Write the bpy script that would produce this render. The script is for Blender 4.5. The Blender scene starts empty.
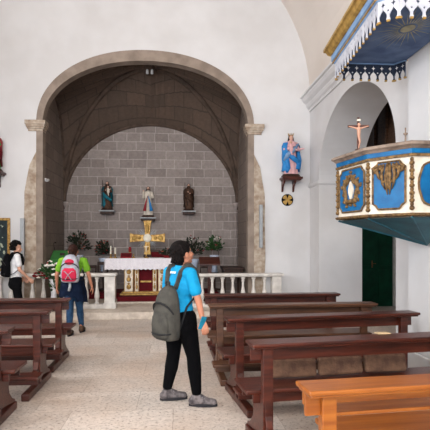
import bpy, bmesh, math, random
from mathutils import Vector, Matrix, Euler
random.seed(7)
PI = math.pi
sc = bpy.context.scene
C = sc.collection
F = 500.0; CX = 215.0; HY = 241.0; H = 1.6; T = math.radians(4.57)

# ---------- pixel -> place (the camera stands at x=0,y=0,z=1.6) ----------
def xat(px, Y): return Y*math.tan(math.atan((px-CX)/F)+T)
def dep(X, Y): return X*math.sin(T)+Y*math.cos(T)
def zat(px, py, Y): return H+(HY-py)/F*dep(xat(px, Y), Y)
def at(px, py, Y): return Vector((xat(px, Y), Y, zat(px, py, Y)))
def atD(px, py, D):
    u = (px-CX)/F*D
    return Vector((u*math.cos(T)+D*math.sin(T), -u*math.sin(T)+D*math.cos(T), H+(HY-py)/F*D))

# ---------- materials ----------
def lin(c):
    return tuple(((v/255)/12.92 if v/255 <= .04045 else ((v/255+.055)/1.055)**2.4) for v in c)+(1,)
def mat(name, c, rough=.6, metal=0, c2=None, scale=8, bump=0, bscale=60, coat=0, stretch=(1,1,1), spec=.28, trans=0, detail=4):
    m = bpy.data.materials.new(name); m.use_nodes = True
    nt = m.node_tree; n = nt.nodes; b = n['Principled BSDF']
    b.inputs['Roughness'].default_value = rough; b.inputs['Metallic'].default_value = metal
    b.inputs['Specular IOR Level'].default_value = spec
    b.inputs['Coat Weight'].default_value = coat; b.inputs['Coat Roughness'].default_value = .15
    b.inputs['Transmission Weight'].default_value = trans
    tc = n.new('ShaderNodeTexCoord'); mp = n.new('ShaderNodeMapping'); mp.inputs['Scale'].default_value = stretch
    nt.links.new(tc.outputs['Object'], mp.inputs['Vector'])
    nz = n.new('ShaderNodeTexNoise'); nz.inputs['Scale'].default_value = scale; nz.inputs['Detail'].default_value = detail
    nt.links.new(mp.outputs[0], nz.inputs['Vector'])
    r = n.new('ShaderNodeValToRGB'); r.color_ramp.elements[0].position = .35; r.color_ramp.elements[1].position = .65
    r.color_ramp.elements[0].color = lin(c2 if c2 else tuple(v*.9 for v in c)); r.color_ramp.elements[1].color = lin(c)
    nt.links.new(nz.outputs['Fac'], r.inputs[0]); nt.links.new(r.outputs[0], b.inputs['Base Color'])
    if bump:
        nb = n.new('ShaderNodeTexNoise'); nb.inputs['Scale'].default_value = bscale; nb.inputs['Detail'].default_value = 6
        nt.links.new(mp.outputs[0], nb.inputs['Vector'])
        bp = n.new('ShaderNodeBump'); bp.inputs['Strength'].default_value = bump; bp.inputs['Distance'].default_value = .01
        nt.links.new(nb.outputs['Fac'], bp.inputs['Height']); nt.links.new(bp.outputs[0], b.inputs['Normal'])
    return m
def masonry(name, axis, ca, cb, cm, bw=.62, bh=.33, mortar=.012, off=.5, speck=0, bumps=.5, sq=1.0, sqf=2, rough=.85):
    m = bpy.data.materials.new(name); m.use_nodes = True
    nt = m.node_tree; n = nt.nodes; b = n['Principled BSDF']; b.inputs['Roughness'].default_value = rough
    L = nt.links.new
    tc = n.new('ShaderNodeTexCoord'); sp = n.new('ShaderNodeSeparateXYZ'); cb_ = n.new('ShaderNodeCombineXYZ')
    L(tc.outputs['Object'], sp.inputs[0])
    a = {'X': ('X','Z'), 'Y': ('Y','Z'), 'Z': ('X','Y')}[axis]
    L(sp.outputs[a[0]], cb_.inputs[0]); L(sp.outputs[a[1]], cb_.inputs[1])
    wn = n.new('ShaderNodeTexNoise'); wn.inputs['Scale'].default_value = 2.2
    L(tc.outputs['Object'], wn.inputs['Vector'])
    wm = n.new('ShaderNodeVectorMath'); wm.operation = 'MULTIPLY_ADD'; wm.inputs[1].default_value = (.035,.035,0)
    L(wn.outputs['Color'], wm.inputs[0]); L(cb_.outputs[0], wm.inputs[2])
    br = n.new('ShaderNodeTexBrick'); br.inputs['Scale'].default_value = 1
    br.offset = off; br.squash = sq; br.squash_frequency = sqf
    br.inputs['Brick Width'].default_value = bw; br.inputs['Row Height'].default_value = bh
    br.inputs['Mortar Size'].default_value = mortar; br.inputs['Mortar Smooth'].default_value = .3
    br.inputs['Color1'].default_value = lin(ca); br.inputs['Color2'].default_value = lin(cb); br.inputs['Mortar'].default_value = lin(cm)
    L(wm.outputs[0], br.inputs['Vector'])
    nz = n.new('ShaderNodeTexNoise'); nz.inputs['Scale'].default_value = 14; nz.inputs['Detail'].default_value = 8; nz.inputs['Roughness'].default_value = .7
    L(tc.outputs['Object'], nz.inputs['Vector'])
    rr = n.new('ShaderNodeMapRange'); rr.inputs[1].default_value = .3; rr.inputs[2].default_value = .7; rr.inputs[3].default_value = .78; rr.inputs[4].default_value = 1.12
    L(nz.outputs['Fac'], rr.inputs[0])
    mx = n.new('ShaderNodeMix'); mx.data_type = 'RGBA'; mx.blend_type = 'MULTIPLY'; mx.inputs[0].default_value = 1
    L(br.outputs['Color'], mx.inputs[6]); L(rr.outputs[0], mx.inputs[7])
    out = mx.outputs[2]
    if speck:
        vz = n.new('ShaderNodeTexNoise'); vz.inputs['Scale'].default_value = 34; vz.inputs['Detail'].default_value = 3; vz.inputs['Roughness'].default_value = .6
        L(tc.outputs['Object'], vz.inputs['Vector'])
        rp = n.new('ShaderNodeMapRange'); rp.inputs[1].default_value = .53; rp.inputs[2].default_value = .68; rp.inputs[3].default_value = 0; rp.inputs[4].default_value = speck
        L(vz.outputs['Fac'], rp.inputs[0])
        m2 = n.new('ShaderNodeMix'); m2.data_type = 'RGBA'; m2.inputs[7].default_value = lin((104,86,74))
        L(rp.outputs[0], m2.inputs[0]); L(out, m2.inputs[6]); out = m2.outputs[2]
        big = n.new('ShaderNodeTexNoise'); big.inputs['Scale'].default_value = 1.1; big.inputs['Detail'].default_value = 3
        L(tc.outputs['Object'], big.inputs['Vector'])
        r3 = n.new('ShaderNodeMapRange'); r3.inputs[1].default_value = .35; r3.inputs[2].default_value = .7; r3.inputs[3].default_value = 0; r3.inputs[4].default_value = .35
        L(big.outputs['Fac'], r3.inputs[0])
        m3 = n.new('ShaderNodeMix'); m3.data_type = 'RGBA'; m3.inputs[7].default_value = lin((196,160,130))
        L(r3.outputs[0], m3.inputs[0]); L(out, m3.inputs[6]); out = m3.outputs[2]
    L(out, b.inputs['Base Color'])
    bp = n.new('ShaderNodeBump'); bp.inputs['Strength'].default_value = bumps; bp.inputs['Distance'].default_value = .012
    ad = n.new('ShaderNodeMath'); ad.operation = 'MULTIPLY_ADD'; ad.inputs[1].default_value = -1.0
    L(br.outputs['Fac'], ad.inputs[0]); L(nz.outputs['Fac'], ad.inputs[2]); L(ad.outputs[0], bp.inputs['Height'])
    L(bp.outputs[0], b.inputs['Normal'])
    return m

M = dict(
 plaster=mat('plaster', (216,215,216), .9, c2=(206,204,204), scale=1.2, bump=.15, bscale=12),
 vaultp=mat('vault_plaster', (220,211,203), .9, c2=(212,202,193), scale=.8),
 aisle=mat('aisle_plaster', (190,188,184), .9),
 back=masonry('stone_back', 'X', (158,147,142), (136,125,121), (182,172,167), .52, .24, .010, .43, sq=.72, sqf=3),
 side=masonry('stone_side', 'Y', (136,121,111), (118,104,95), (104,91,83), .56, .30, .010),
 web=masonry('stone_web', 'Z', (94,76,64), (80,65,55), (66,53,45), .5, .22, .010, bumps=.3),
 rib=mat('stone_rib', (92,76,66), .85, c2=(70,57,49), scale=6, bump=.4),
 archstone=mat('arch_stone', (152,137,125), .85, c2=(130,116,105), scale=4, bump=.3, bscale=30),
 rough=mat('rough_stone', (188,174,158), .9, c2=(150,130,112), scale=9, bump=.9, bscale=22),
 floor=masonry('granite_floor', 'Z', (216,206,197), (190,178,168), (172,160,149), .95, .60, .004, .37, speck=.8, bumps=.25, rough=.5),
 marble=mat('pale_marble', (226,221,214), .45, c2=(196,190,184), scale=7, bump=.15),
 cstone=mat('step_stone', (218,206,192), .6, c2=(190,176,162), scale=9, bump=.3),
 red=mat('red_carpet', (96,16,26), .95, bump=.4, bscale=200),
 wood=mat('mahogany', (84,35,21), .34, c2=(52,20,12), scale=5, stretch=(.6,6,6), bump=.1, spec=.4),
 woodb=mat('walnut', (98,62,40), .4, c2=(70,43,28), scale=5, stretch=(.6,6,6), bump=.1, spec=.35),
 woodo=mat('orange_pine', (160,91,27), .36, c2=(132,68,17), scale=4, stretch=(.5,7,7), bump=.08, spec=.4),
 dwood=mat('dark_wood', (62,38,28), .5, c2=(42,26,20), scale=6, stretch=(3,1,3)),
 beam=mat('old_beam_wood', (88,62,44), .8, c2=(58,40,30), scale=5, stretch=(.5,6,6)),
 cush=mat('brown_cushion', (112,84,66), .95, c2=(86,62,50), scale=14, bump=.8, bscale=50),
 gold=mat('gold', (184,148,86), .4, .5, c2=(130,96,48), scale=18, bump=.3, bscale=60),
 oldgold=mat('old_gilding', (138,108,68), .6, .25, c2=(78,58,38), scale=26, bump=.7, bscale=60),
 ochre=mat('ochre_gilt', (188,152,82), .5, .3, c2=(146,112,56), scale=12, bump=.3),
 cream=mat('cream_paint', (232,222,206), .5, c2=(214,202,184), scale=9),
 blue=mat('pulpit_blue', (16,104,158), .38, c2=(10,84,134), scale=7, bump=.15),
 teal=mat('teal_paint', (38,92,104), .5, c2=(28,72,84), scale=6, bump=.2),
 rimc=mat('rim_stonepaint', (150,132,118), .55, c2=(112,96,84), scale=9, bump=.3),
 cblue=mat('canopy_blue', (100,120,154), .7, c2=(66,86,122), scale=4),
 lblue=mat('light_blue', (128,158,192), .6, c2=(108,138,176), scale=6),
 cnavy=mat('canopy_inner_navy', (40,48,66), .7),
 fringe=mat('fringe_white', (198,200,208), .6, c2=(176,178,188)),
 sun=mat('faded_yellow', (168,162,134), .8, c2=(130,128,110), scale=10),
 green=mat('green_door', (6,62,42), .5, spec=.1, c2=(4,50,34), scale=5),
 white=mat('white_cloth', (236,232,232), .9, bump=.3, bscale=90),
 lace=mat('white_lace', (242,238,242), .95, c2=(222,216,224), scale=60, bump=.8, bscale=120),
 ivory=mat('ivory', (240,232,214), .5),
 skin=mat('skin', (176,118,92), .6, c2=(184,126,100), scale=10),
 skinb=mat('skin_pale', (206,156,132), .55),
 black=mat('black_fabric', (14,14,17), .95, spec=.1, bump=.3, bscale=150),
 blackw=mat('black_leggings', (7,7,9), .95, spec=.08, bump=.2, bscale=90),
 hair=mat('dark_hair', (20,14,13), .8, spec=.12, c2=(11,8,8), scale=60, stretch=(1,1,.2), bump=.6, bscale=120),
 hairb=mat('brown_hair', (60,34,26), .7, spec=.15, c2=(38,20,16), scale=60, bump=.6, bscale=120),
 cyan=mat('cyan_shirt', (8,148,196), .8, c2=(5,130,178), scale=9, bump=.6, bscale=22),
 bag=mat('grey_backpack', (74,72,66), .85, c2=(60,58,54), scale=14, bump=.5, bscale=70),
 bagd=mat('dark_zip', (28,28,30), .7),
 shoe=mat('grey_shoe', (120,112,112), .8, c2=(66,60,62), scale=22, bump=.5),
 sole=mat('shoe_sole', (42,40,44), .8),
 lime=mat('lime_shirt', (118,168,44), .85, c2=(98,148,34), scale=9, bump=.4, bscale=25),
 navy=mat('navy_jacket', (18,30,52), .85, spec=.1, c2=(12,20,38), scale=10, bump=.6, bscale=22),
 jeans=mat('blue_jeans', (44,78,112), .9, c2=(30,58,90), scale=14, bump=.5, bscale=60),
 brownshoe=mat('brown_boot', (84,64,50), .8),
 lgrey=mat('light_grey_nylon', (176,176,184), .7, c2=(140,140,150), scale=12),
 pink=mat('raspberry_nylon', (206,36,72), .7),
 tshirt=mat('white_tshirt', (232,232,234), .9, bump=.5, bscale=25),
 leaf=mat('leaf', (52,86,44), .6, c2=(28,56,28), scale=12),
 dleaf=mat('dark_leaf', (44,52,36), .7, c2=(30,36,26), scale=12),
 petal=mat('white_petal', (240,236,226), .7),
 rpetal=mat('red_petal', (150,30,36), .7, c2=(110,20,30), scale=30),
 opetal=mat('orange_petal', (190,110,80), .7, c2=(150,70,60), scale=30),
 ceramic=mat('white_ceramic', (232,232,236), .3),
 ceramic2=mat('eye_white', (150,130,120), .4),
 silver=mat('pale_blue_vase', (216,222,234), .35, c2=(150,172,206), scale=20, stretch=(6,6,.3)),
 plastic=mat('white_plastic', (226,226,228), .4),
 greyp=mat('grey_plastic', (168,172,176), .5),
 metal=mat('dark_metal', (60,58,56), .4, .8),
 sgreen=mat('green_cloth', (70,140,72), .85),
 sblue=mat('statue_blue', (46,132,196), .55, c2=(30,110,176), scale=10),
 spink=mat('statue_pink', (226,176,178), .6),
 steal=mat('statue_teal', (26,120,136), .6, c2=(20,92,108), scale=10),
 sbrown=mat('statue_brown', (84,58,42), .7, c2=(56,38,30), scale=14),
 swhite=mat('statue_white', (214,204,190), .6),
 sred=mat('statue_red', (150,44,54), .6),
 sflesh=mat('statue_flesh', (214,170,150), .55),
 canvas=mat('dark_painting', (34,52,54), .6, c2=(18,30,34), scale=5),
 paint2=mat('pale_paint', (186,190,170), .7, c2=(140,150,130), scale=20),
 phone=mat('teal_phone', (30,130,160), .4),
 card=mat('card', (206,180,140), .8),
)

# ---------- mesh building ----------
class MB:
    def __init__(s): s.bm = bmesh.new(); s.mi = 0
    def _f(s, vs):
        try: f = s.bm.faces.new(vs); f.material_index = s.mi; return f
        except ValueError: return None
    def mesh(s, verts, faces):
        v = [s.bm.verts.new(Vector(p)) for p in verts]
        for f in faces: s._f([v[i] for i in f])
        return s
    def box(s, x0, x1, y0, y1, z0, z1, mtx=None):
        P = [Vector((x, y, z)) for z in (z0, z1) for y in (y0, y1) for x in (x0, x1)]
        if mtx: P = [mtx @ p for p in P]
        return s.mesh(P, [(0,2,3,1),(4,5,7,6),(0,1,5,4),(2,6,7,3),(0,4,6,2),(1,3,7,5)])
    def tube(s, pts, r, seg=10, cap=True, flat=None):
        pts = [Vector(p) for p in pts]; n = len(pts)
        rs = r if isinstance(r, (list, tuple)) else [r]*n
        rings = []; up = None
        for i, p in enumerate(pts):
            d = (pts[min(i+1, n-1)]-pts[max(i-1, 0)]).normalized()
            if up is None:
                up = Vector((0,0,1)) if abs(d.z) < .9 else Vector((1,0,0))
            a = d.cross(up).normalized() if d.cross(up).length > 1e-4 else d.orthogonal().normalized()
            b = a.cross(d).normalized(); up = b
            fx, fy = flat if flat else (1, 1)
            rings.append([s.bm.verts.new(p+a*math.cos(2*PI*k/seg)*rs[i]*fx+b*math.sin(2*PI*k/seg)*rs[i]*fy) for k in range(seg)])
        for A, B in zip(rings, rings[1:]):
            for k in range(seg): s._f([A[k], A[(k+1)%seg], B[(k+1)%seg], B[k]])
        if cap: s._f(rings[0][::-1]); s._f(rings[-1])
        return s
    def lathe(s, prof, c=(0,0,0), seg=20, sx=1, sy=1, wob=None):
        c = Vector(c); rings = []
        for r, z in prof:
            ring = []
            for k in range(seg):
                a = 2*PI*k/seg; rr = max(r, 1e-4)*(1+(wob(a, z) if wob else 0))
                ring.append(s.bm.verts.new(c+Vector((rr*math.cos(a)*sx, rr*math.sin(a)*sy, z))))
            rings.append(ring)
        for A, B in zip(rings, rings[1:]):
            for k in range(seg): s._f([A[k], A[(k+1)%seg], B[(k+1)%seg], B[k]])
        s._f(rings[0][::-1]); s._f(rings[-1])
        return s
    def ell(s, c, r, rot=None, seg=14, rings=9):
        c = Vector(c); r = (r, r, r) if not isinstance(r, (tuple, list)) else r
        R = Euler(rot).to_matrix() if rot else Matrix.Identity(3)
        top = s.bm.verts.new(c+R@Vector((0,0,r[2]))); bot = s.bm.verts.new(c-R@Vector((0,0,r[2])))
        G = []
        for i in range(1, rings):
            ph = PI*i/rings
            G.append([s.bm.verts.new(c+R@Vector((r[0]*math.sin(ph)*math.cos(2*PI*k/seg), r[1]*math.sin(ph)*math.sin(2*PI*k/seg), r[2]*math.cos(ph)))) for k in range(seg)])
        for k in range(seg):
            s._f([top, G[0][k], G[0][(k+1)%seg]]); s._f([bot, G[-1][(k+1)%seg], G[-1][k]])
        for A, B in zip(G, G[1:]):
            for k in range(seg): s._f([A[k], B[k], B[(k+1)%seg], A[(k+1)%seg]])
        return s
    def cap(s, p0, p1, r0, r1=None, seg=12):
        r1 = r0 if r1 is None else r1
        p0 = Vector(p0); p1 = Vector(p1); d = p1-p0; L = d.length
        if L < 1e-5: return s.ell(p0, r0)
        d.normalize(); pts = []; rs = []
        for k in range(0, 4):
            a = PI/2*(k+.15)/4; pts.append(p0-d*r0*math.cos(a)); rs.append(r0*math.sin(a))
        pts += [p0, p1]; rs += [r0, r1]
        for k in range(3, -1, -1):
            a = PI/2*(k+.15)/4; pts.append(p1+d*r1*math.cos(a)); rs.append(r1*math.sin(a))
        return s.tube(pts, rs, seg)
    def plate(s, o, u, v, pts, depth):
        """2D outline laid on axes u,v at o, given a thickness along u x v"""
        o = Vector(o); u = Vector(u).normalized(); v = Vector(v).normalized(); n = u.cross(v)
        k = len(pts); A = [o+u*a+v*b for a, b in pts]; B = [p+n*depth for p in A]
        V = [s.bm.verts.new(p) for p in A+B]
        f1 = s._f([V[i] for i in range(k)][::-1]); f2 = s._f([V[k+i] for i in range(k)])
        for i in range(k): s._f([V[i], V[(i+1)%k], V[k+(i+1)%k], V[k+i]])
        for f in (f1, f2):
            if f: f.normal_update()
        bmesh.ops.triangulate(s.bm, faces=[f for f in (f1, f2) if f])
        return s
    def sweep(s, line, prof, closed=False):
        """profile of (outwards, z) carried along a plan polyline with mitred corners; outwards = left of travel"""
        n = len(line); L = [Vector((p[0], p[1], 0)) for p in line]; rings = []
        for i in range(n):
            def nm(a, b):
                d = (b-a).normalized(); return Vector((-d.y, d.x, 0))
            ns = []
            if i > 0 or closed: ns.append(nm(L[i-1], L[i]))
            if i < n-1 or closed: ns.append(nm(L[i], L[(i+1)%n]))
            a = sum(ns, Vector()).normalized(); m = a/max(.3, a.dot(ns[0]))
            rings.append([s.bm.verts.new(L[i]+m*o+Vector((0,0,z))) for o, z in prof])
        k = len(prof)
        rr = list(zip(rings, rings[1:]))+([(rings[-1], rings[0])] if closed else [])
        for A, B in rr:
            for j in range(k): s._f([A[j], B[j], B[(j+1)%k], A[(j+1)%k]])
        if not closed: s._f(rings[0][::-1]); s._f(rings[-1])
        return s
    def build(s, name, m, parent=None, smooth=False, bevel=0, loc=None):
        bmesh.ops.recalc_face_normals(s.bm, faces=s.bm.faces)
        me = bpy.data.meshes.new(name); s.bm.to_mesh(me); s.bm.free()
        for mm in (m if isinstance(m, (list, tuple)) else [m]): me.materials.append(M[mm] if isinstance(mm, str) else mm)
        if smooth:
            for p in me.polygons: p.use_smooth = True
        o = bpy.data.objects.new(name, me); C.objects.link(o)
        if parent: o.parent = parent
        if loc: o.location = loc
        if bevel:
            b = o.modifiers.new('bevel', 'BEVEL'); b.width = bevel; b.segments = 2; b.limit_method = 'ANGLE'
        return o
    def blend(s, name, m, parent=None, voxel=.006, it=4, loc=None):
        """melts the overlapping volumes into one continuous skin"""
        o = s.build(name, m, parent, loc=None)
        r = o.modifiers.new('r', 'REMESH'); r.mode = 'VOXEL'; r.voxel_size = voxel
        q = o.modifiers.new('s', 'SMOOTH'); q.iterations = it; q.factor = .5
        dg = bpy.context.evaluated_depsgraph_get(); dg.update()
        me = bpy.data.meshes.new_from_object(o.evaluated_get(dg)); o.modifiers.clear()
        old = o.data; o.data = me; bpy.data.meshes.remove(old)
        for p in me.polygons: p.use_smooth = True
        if loc: o.location = loc
        return o

def thing(name, label, cat, loc=(0,0,0), rz=0, group=None):
    o = bpy.data.objects.new(name, None); C.objects.link(o); o.empty_display_size = .1
    o.location = loc; o.rotation_euler = (0,0,rz); o['label'] = label; o['category'] = cat
    if group: o['group'] = group
    return o
def tag(o, label, cat, group=None):
    o['label'] = label; o['category'] = cat
    if group: o['group'] = group
    return o
def struct(o): o['kind'] = 'structure'; return o
def dup(root, loc, label, name=None):
    r = root.copy(); C.objects.link(r); r.location = loc; r['label'] = label
    for ch in list(root.children):
        c = ch.copy(); C.objects.link(c); c.parent = r
        for g in ch.children:
            d = g.copy(); C.objects.link(d); d.parent = c
    return r

# =====================================================================
# THE BUILDING
# =====================================================================
YW = 11.2; YB = 13.75; XR = xat(310, YW); XC = (xat(40.5, YW)+xat(250, YW))/2; XL = 2*XC-XR-.35; XN = (XL+XR)/2
CL = xat(40.5, YW)-.05; CR = xat(250, YW)+.04
ZC = .15                                  # chancel floor
ARCH_S = 4.18; INR = 2.26; OUTR = 2.40; ZIN = 5.60; ZOUT = 5.84
def arch(u, a, zs, b, p=2.0):
    t = min(1, abs(u)/a); return zs+b*(1-t**p)**(1/p)
def wall_with_arches(axis, c0, c1, u0, u1, ztop, holes):
    """thick wall in the plane of `axis`; holes = [(centre, half, spring, rise, power)]"""
    mb = MB(); us = sorted(holes)
    def P(u, c, z): return (u, c, z) if axis == 'X' else (c, u, z)
    def slab(a, b, za, zb):   # quad column
        v = [P(a,c0,za),P(b,c0,zb),P(b,c0,ztop),P(a,c0,ztop),P(a,c1,za),P(b,c1,zb),P(b,c1,ztop),P(a,c1,ztop)]
        mb.mesh(v, [(0,1,2,3),(4,7,6,5),(0,4,5,1),(3,2,6,7)])
    cur = u0
    for (cu, h, zs, b, p) in us:
        slab(cur, cu-h, 0, 0)
        mb.mesh([P(cu-h,c0,0),P(cu-h,c1,0),P(cu-h,c1,zs),P(cu-h,c0,zs)], [(0,1,2,3)])
        mb.mesh([P(cu+h,c0,0),P(cu+h,c1,0),P(cu+h,c1,zs),P(cu+h,c0,zs)], [(0,3,2,1)])
        N = 48
        xs = [cu-h*math.cos(PI*k/N) for k in range(N+1)]
        for a, bb in zip(xs, xs[1:]):
            slab(a, bb, arch(a-cu, h, zs, b, p), arch(bb-cu, h, zs, b, p))
        cur = cu+h
    slab(cur, u1, 0, 0)
    return mb
AR_Y = 8.62; AR_H = 1.87; AR_Z = 2.92; AR_B = 1.38; TH = .95
NEAR0, NEAR1 = .6, 4.25
# floor: nave with side aisle
struct(MB().box(XL-.5, 8.2, -6.4, YB+.5, -.2, 0).build('floor', 'floor'))
struct(wall_with_arches('X', YW, YW+.22, XL-.5, XR+.02, 8.9, [(XC, OUTR-.02, ARCH_S, ZOUT-ARCH_S-.02, 2.12)]).build('wall_altar', 'plaster'))
# right wall of the nave with its two openings
rw = wall_with_arches('Y', XR, XR+TH, -6.2, YW+.22, 5.4, [(AR_Y, AR_H, AR_Z, AR_B, 2.0), ((NEAR0+NEAR1)/2, (NEAR1-NEAR0)/2, 3.9, .5, 6.0)])
struct(rw.build('wall_right', 'plaster'))
XP = 2.90; YP = 6.03
struct(MB().box(XP, XR+.05, 4.4, YP, 0, 4.84).box(XP-.03, XR+.05, 4.37, YP+.03, 0, .25).build('wall_pilaster', 'plaster', bevel=.01))
# left wall of the nave with three window openings
lw = MB(); wz0, wz1 = 2.7, 4.3; cuts = [(-4.6,-3.4),(-1.0,.2),(2.6,3.8),(6.4,7.6)]
cur = -6.2
for a, b in cuts:
    lw.box(XL-.4, XL, cur, a, 0, 5.4); lw.box(XL-.4, XL, a, b, 0, wz0); lw.box(XL-.4, XL, a, b, wz1, 5.4); cur = b
lw.box(XL-.4, XL, cur, YW+.22, 0, 5.4)
struct(lw.build('wall_left', 'plaster'))
for i, (a, b) in enumerate(cuts):
    w = MB()
    for q in range(4):
        y = a+(b-a)*q/3; w.box(XL-.24, XL-.2, y-.02, y+.02, wz0, wz1)
    for q in range(4):
        z = wz0+(wz1-wz0)*q/3; w.box(XL-.24, XL-.2, a, b, z-.02, z+.02)
    struct(w.build('window_%d' % (i+1), 'dwood'))
# rear wall with the open main doorway and a window above it
rwm = MB(); dx0, dx1 = XC-1.3, XC+1.3
rwm.box(XL-.4, dx0, -6.6, -6.2, 0, 8.9); rwm.box(dx1, XR+.95, -6.6, -6.2, 0, 8.9)
rwm.box(dx0, dx1, -6.6, -6.2, 3.6, 4.8); rwm.box(dx0, dx1, -6.6, -6.2, 7.0, 8.9)
struct(rwm.build('wall_rear', 'plaster'))
# barrel vault
ZV = 4.86; RV = (XR-XL)/2
v = MB(); N = 40; G = []
for k in range(N+1):
    a = PI*k/N
    G.append((XN-RV*math.cos(a), ZV+(RV+.05)*math.sin(a)))
for (xa, za), (xb, zb) in zip(G, G[1:]):
    k_ = 1.06
    oa, ob = (XN+(xa-XN)*k_, ZV+(za-ZV)*k_), (XN+(xb-XN)*k_, ZV+(zb-ZV)*k_)
    v.mesh([(xa,-6.3,za),(xb,-6.3,zb),(xb,YW+.05,zb),(xa,YW+.05,za),(oa[0],-6.3,oa[1]),(ob[0],-6.3,ob[1]),(ob[0],YW+.05,ob[1]),(oa[0],YW+.05,oa[1])], [(0,1,2,3),(4,7,6,5)])
vo = struct(v.build('ceiling', 'vaultp', smooth=False))
# cornices on both side walls
prof = [(0,-.32),(.03,-.32),(.03,-.27),(.07,-.24),(.09,-.19),(.09,-.16),(.15,-.12),(.19,-.06),(.19,-.03),(.23,-.02),(.23,.02),(0,.02)]
pr = [(o, ZV+z) for o, z in prof]
struct(MB().sweep([(XR, -6.2), (XR, YW)], pr).build('trim_right', 'plaster'))
struct(MB().sweep([(XL, YW), (XL, -6.2)], pr).build('trim_left', 'plaster'))
# impost bands of the side arch
ip = [(-.001,0),(.03,0),(.05,.03),(.05,.06),(.025,.075),(.025,.10),(-.001,.10)]
ip = [(o, AR_Z-.11+z) for o, z in ip]
ye = AR_Y+AR_H
struct(MB().sweep([(XR+TH, ye), (XR, ye), (XR, YW)], ip).build('trim_impost', 'plaster'))

# stone arch ring of the chancel and its jambs
ring = MB(); N = 64
def ap(a, hw, zt, p=2.12):
    u = -hw*math.cos(a); return XC+u, arch(u, hw, ARCH_S, zt-ARCH_S, p)
y0, y1 = YW-.015, YW+.24
pr_ = [(ap(PI*k/N, INR, ZIN), ap(PI*k/N, OUTR, ZOUT)) for k in range(N+1)]
for (a, b), (c, d) in zip(pr_, pr_[1:]):
    ring.mesh([(a[0],y0,a[1]),(b[0],y0,b[1]),(d[0],y0,d[1]),(c[0],y0,c[1]),(a[0],y1,a[1]),(c[0],y1,c[1]),(b[0],y1,b[1]),(d[0],y1,d[1])],
              [(0,1,2,3),(0,3,5,4),(1,6,7,2),(4,5,7,6)])
struct(ring.build('trim_arch', 'archstone', smooth=False))
for sgn, nm in ((-1,'left'),(1,'right')):
    j = MB()
    xi = XC+sgn*INR; xo = XC+sgn*OUTR
    j.box(min(xi,xo), max(xi,xo), YW-.01, YW+.24, ZC, ARCH_S)
    struct(j.build('trim_jamb_'+nm, 'archstone'))
    # rough ashlar left bare beside the jamb, uneven edge against the plaster
    pts = [(0,0)]; hgt = 3.55
    pts.append((.25,0))
    for k in range(1, 12):
        z = hgt*k/12; w = .26-.02*random.random()-(.20*max(0,(z-2.5)/1.05)**1.6)
        pts.append((w, z))
    pts.append((.0, hgt))
    r_ = MB(); r_.plate((xo, YW+.01, 0), (sgn,0,0), (0,0,1), pts, .03*(1 if sgn > 0 else -1))
    struct(r_.build('trim_ashlar_'+nm, 'rough'))
    cp = MB()   # impost capital
    xa, xb = xi-sgn*.10, xo+sgn*.27
    for (g, za, zb) in ((0,4.02,4.07),(.02,4.07,4.11),(.04,4.11,4.16),(.06,4.16,4.25)):
        xA, xB = xi-sgn*(.01+g), xo+sgn*(.17+g)
        cp.box(min(xA,xB), max(xA,xB), YW-.03-g, YW+.24, za-.02, zb-.02)
    struct(cp.build('trim_capital_'+nm, 'rough', bevel=.006))

# chancel box
struct(MB().box(CL-.4, CR+.4, YB, YB+.4, 0, 6.6).build('wall_back', 'back'))
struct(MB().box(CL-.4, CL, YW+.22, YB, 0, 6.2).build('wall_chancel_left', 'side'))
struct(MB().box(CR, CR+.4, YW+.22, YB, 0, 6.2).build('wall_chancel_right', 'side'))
st = MB().box(XL, XR-.35, 10.28, YW, 0, ZC)
struct(st.build('floor_step', 'cstone', bevel=.01))
struct(MB().box(CL, CR, YW-.02, YB, 0, ZC-.002).build('floor_chancel', 'cstone'))
# rib vault of the chancel
Y0, Y1 = YW+.24, YB; YM = (Y0+Y1)/2; KX = (CL+CR)/2; ZS = 2.55; ZK = 6.0
corners = [(CL,Y1),(CR,Y1),(CR,Y0),(CL,Y0)]
mids = {0:((KX,Y1),4.78), 1:((CR,YM),5.2), 2:((KX,Y0),5.80), 3:((CL,YM),5.2)}
def curve(p, q, zq, s):
    zs = ZS if p[1] > YM else 4.15
    h = 1-math.cos(PI/2*s); return Vector((p[0]+(q[0]-p[0])*h, p[1]+(q[1]-p[1])*h, zs+(zq-zs)*math.sin(PI/2*s)))
web = MB(); N = 22
for i in range(4):
    for cc in (corners[i], corners[(i+1)%4]):
        (m_, zm) = mids[i]
        for k in range(N):
            s0, s1 = k/N, (k+1)/N
            web.mesh([curve(cc,(KX,YM),ZK,s0), curve(cc,(KX,YM),ZK,s1), curve(cc,m_,zm,s1), curve(cc,m_,zm,s0)], [(0,1,2,3)])
        web.mesh([curve(cc,(KX,YM),ZK,1), (KX,YM,ZK), (m_[0],m_[1],zm)], [(0,1,2)])
wo = struct(web.build('ceiling_chancel', 'web', smooth=False))
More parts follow.
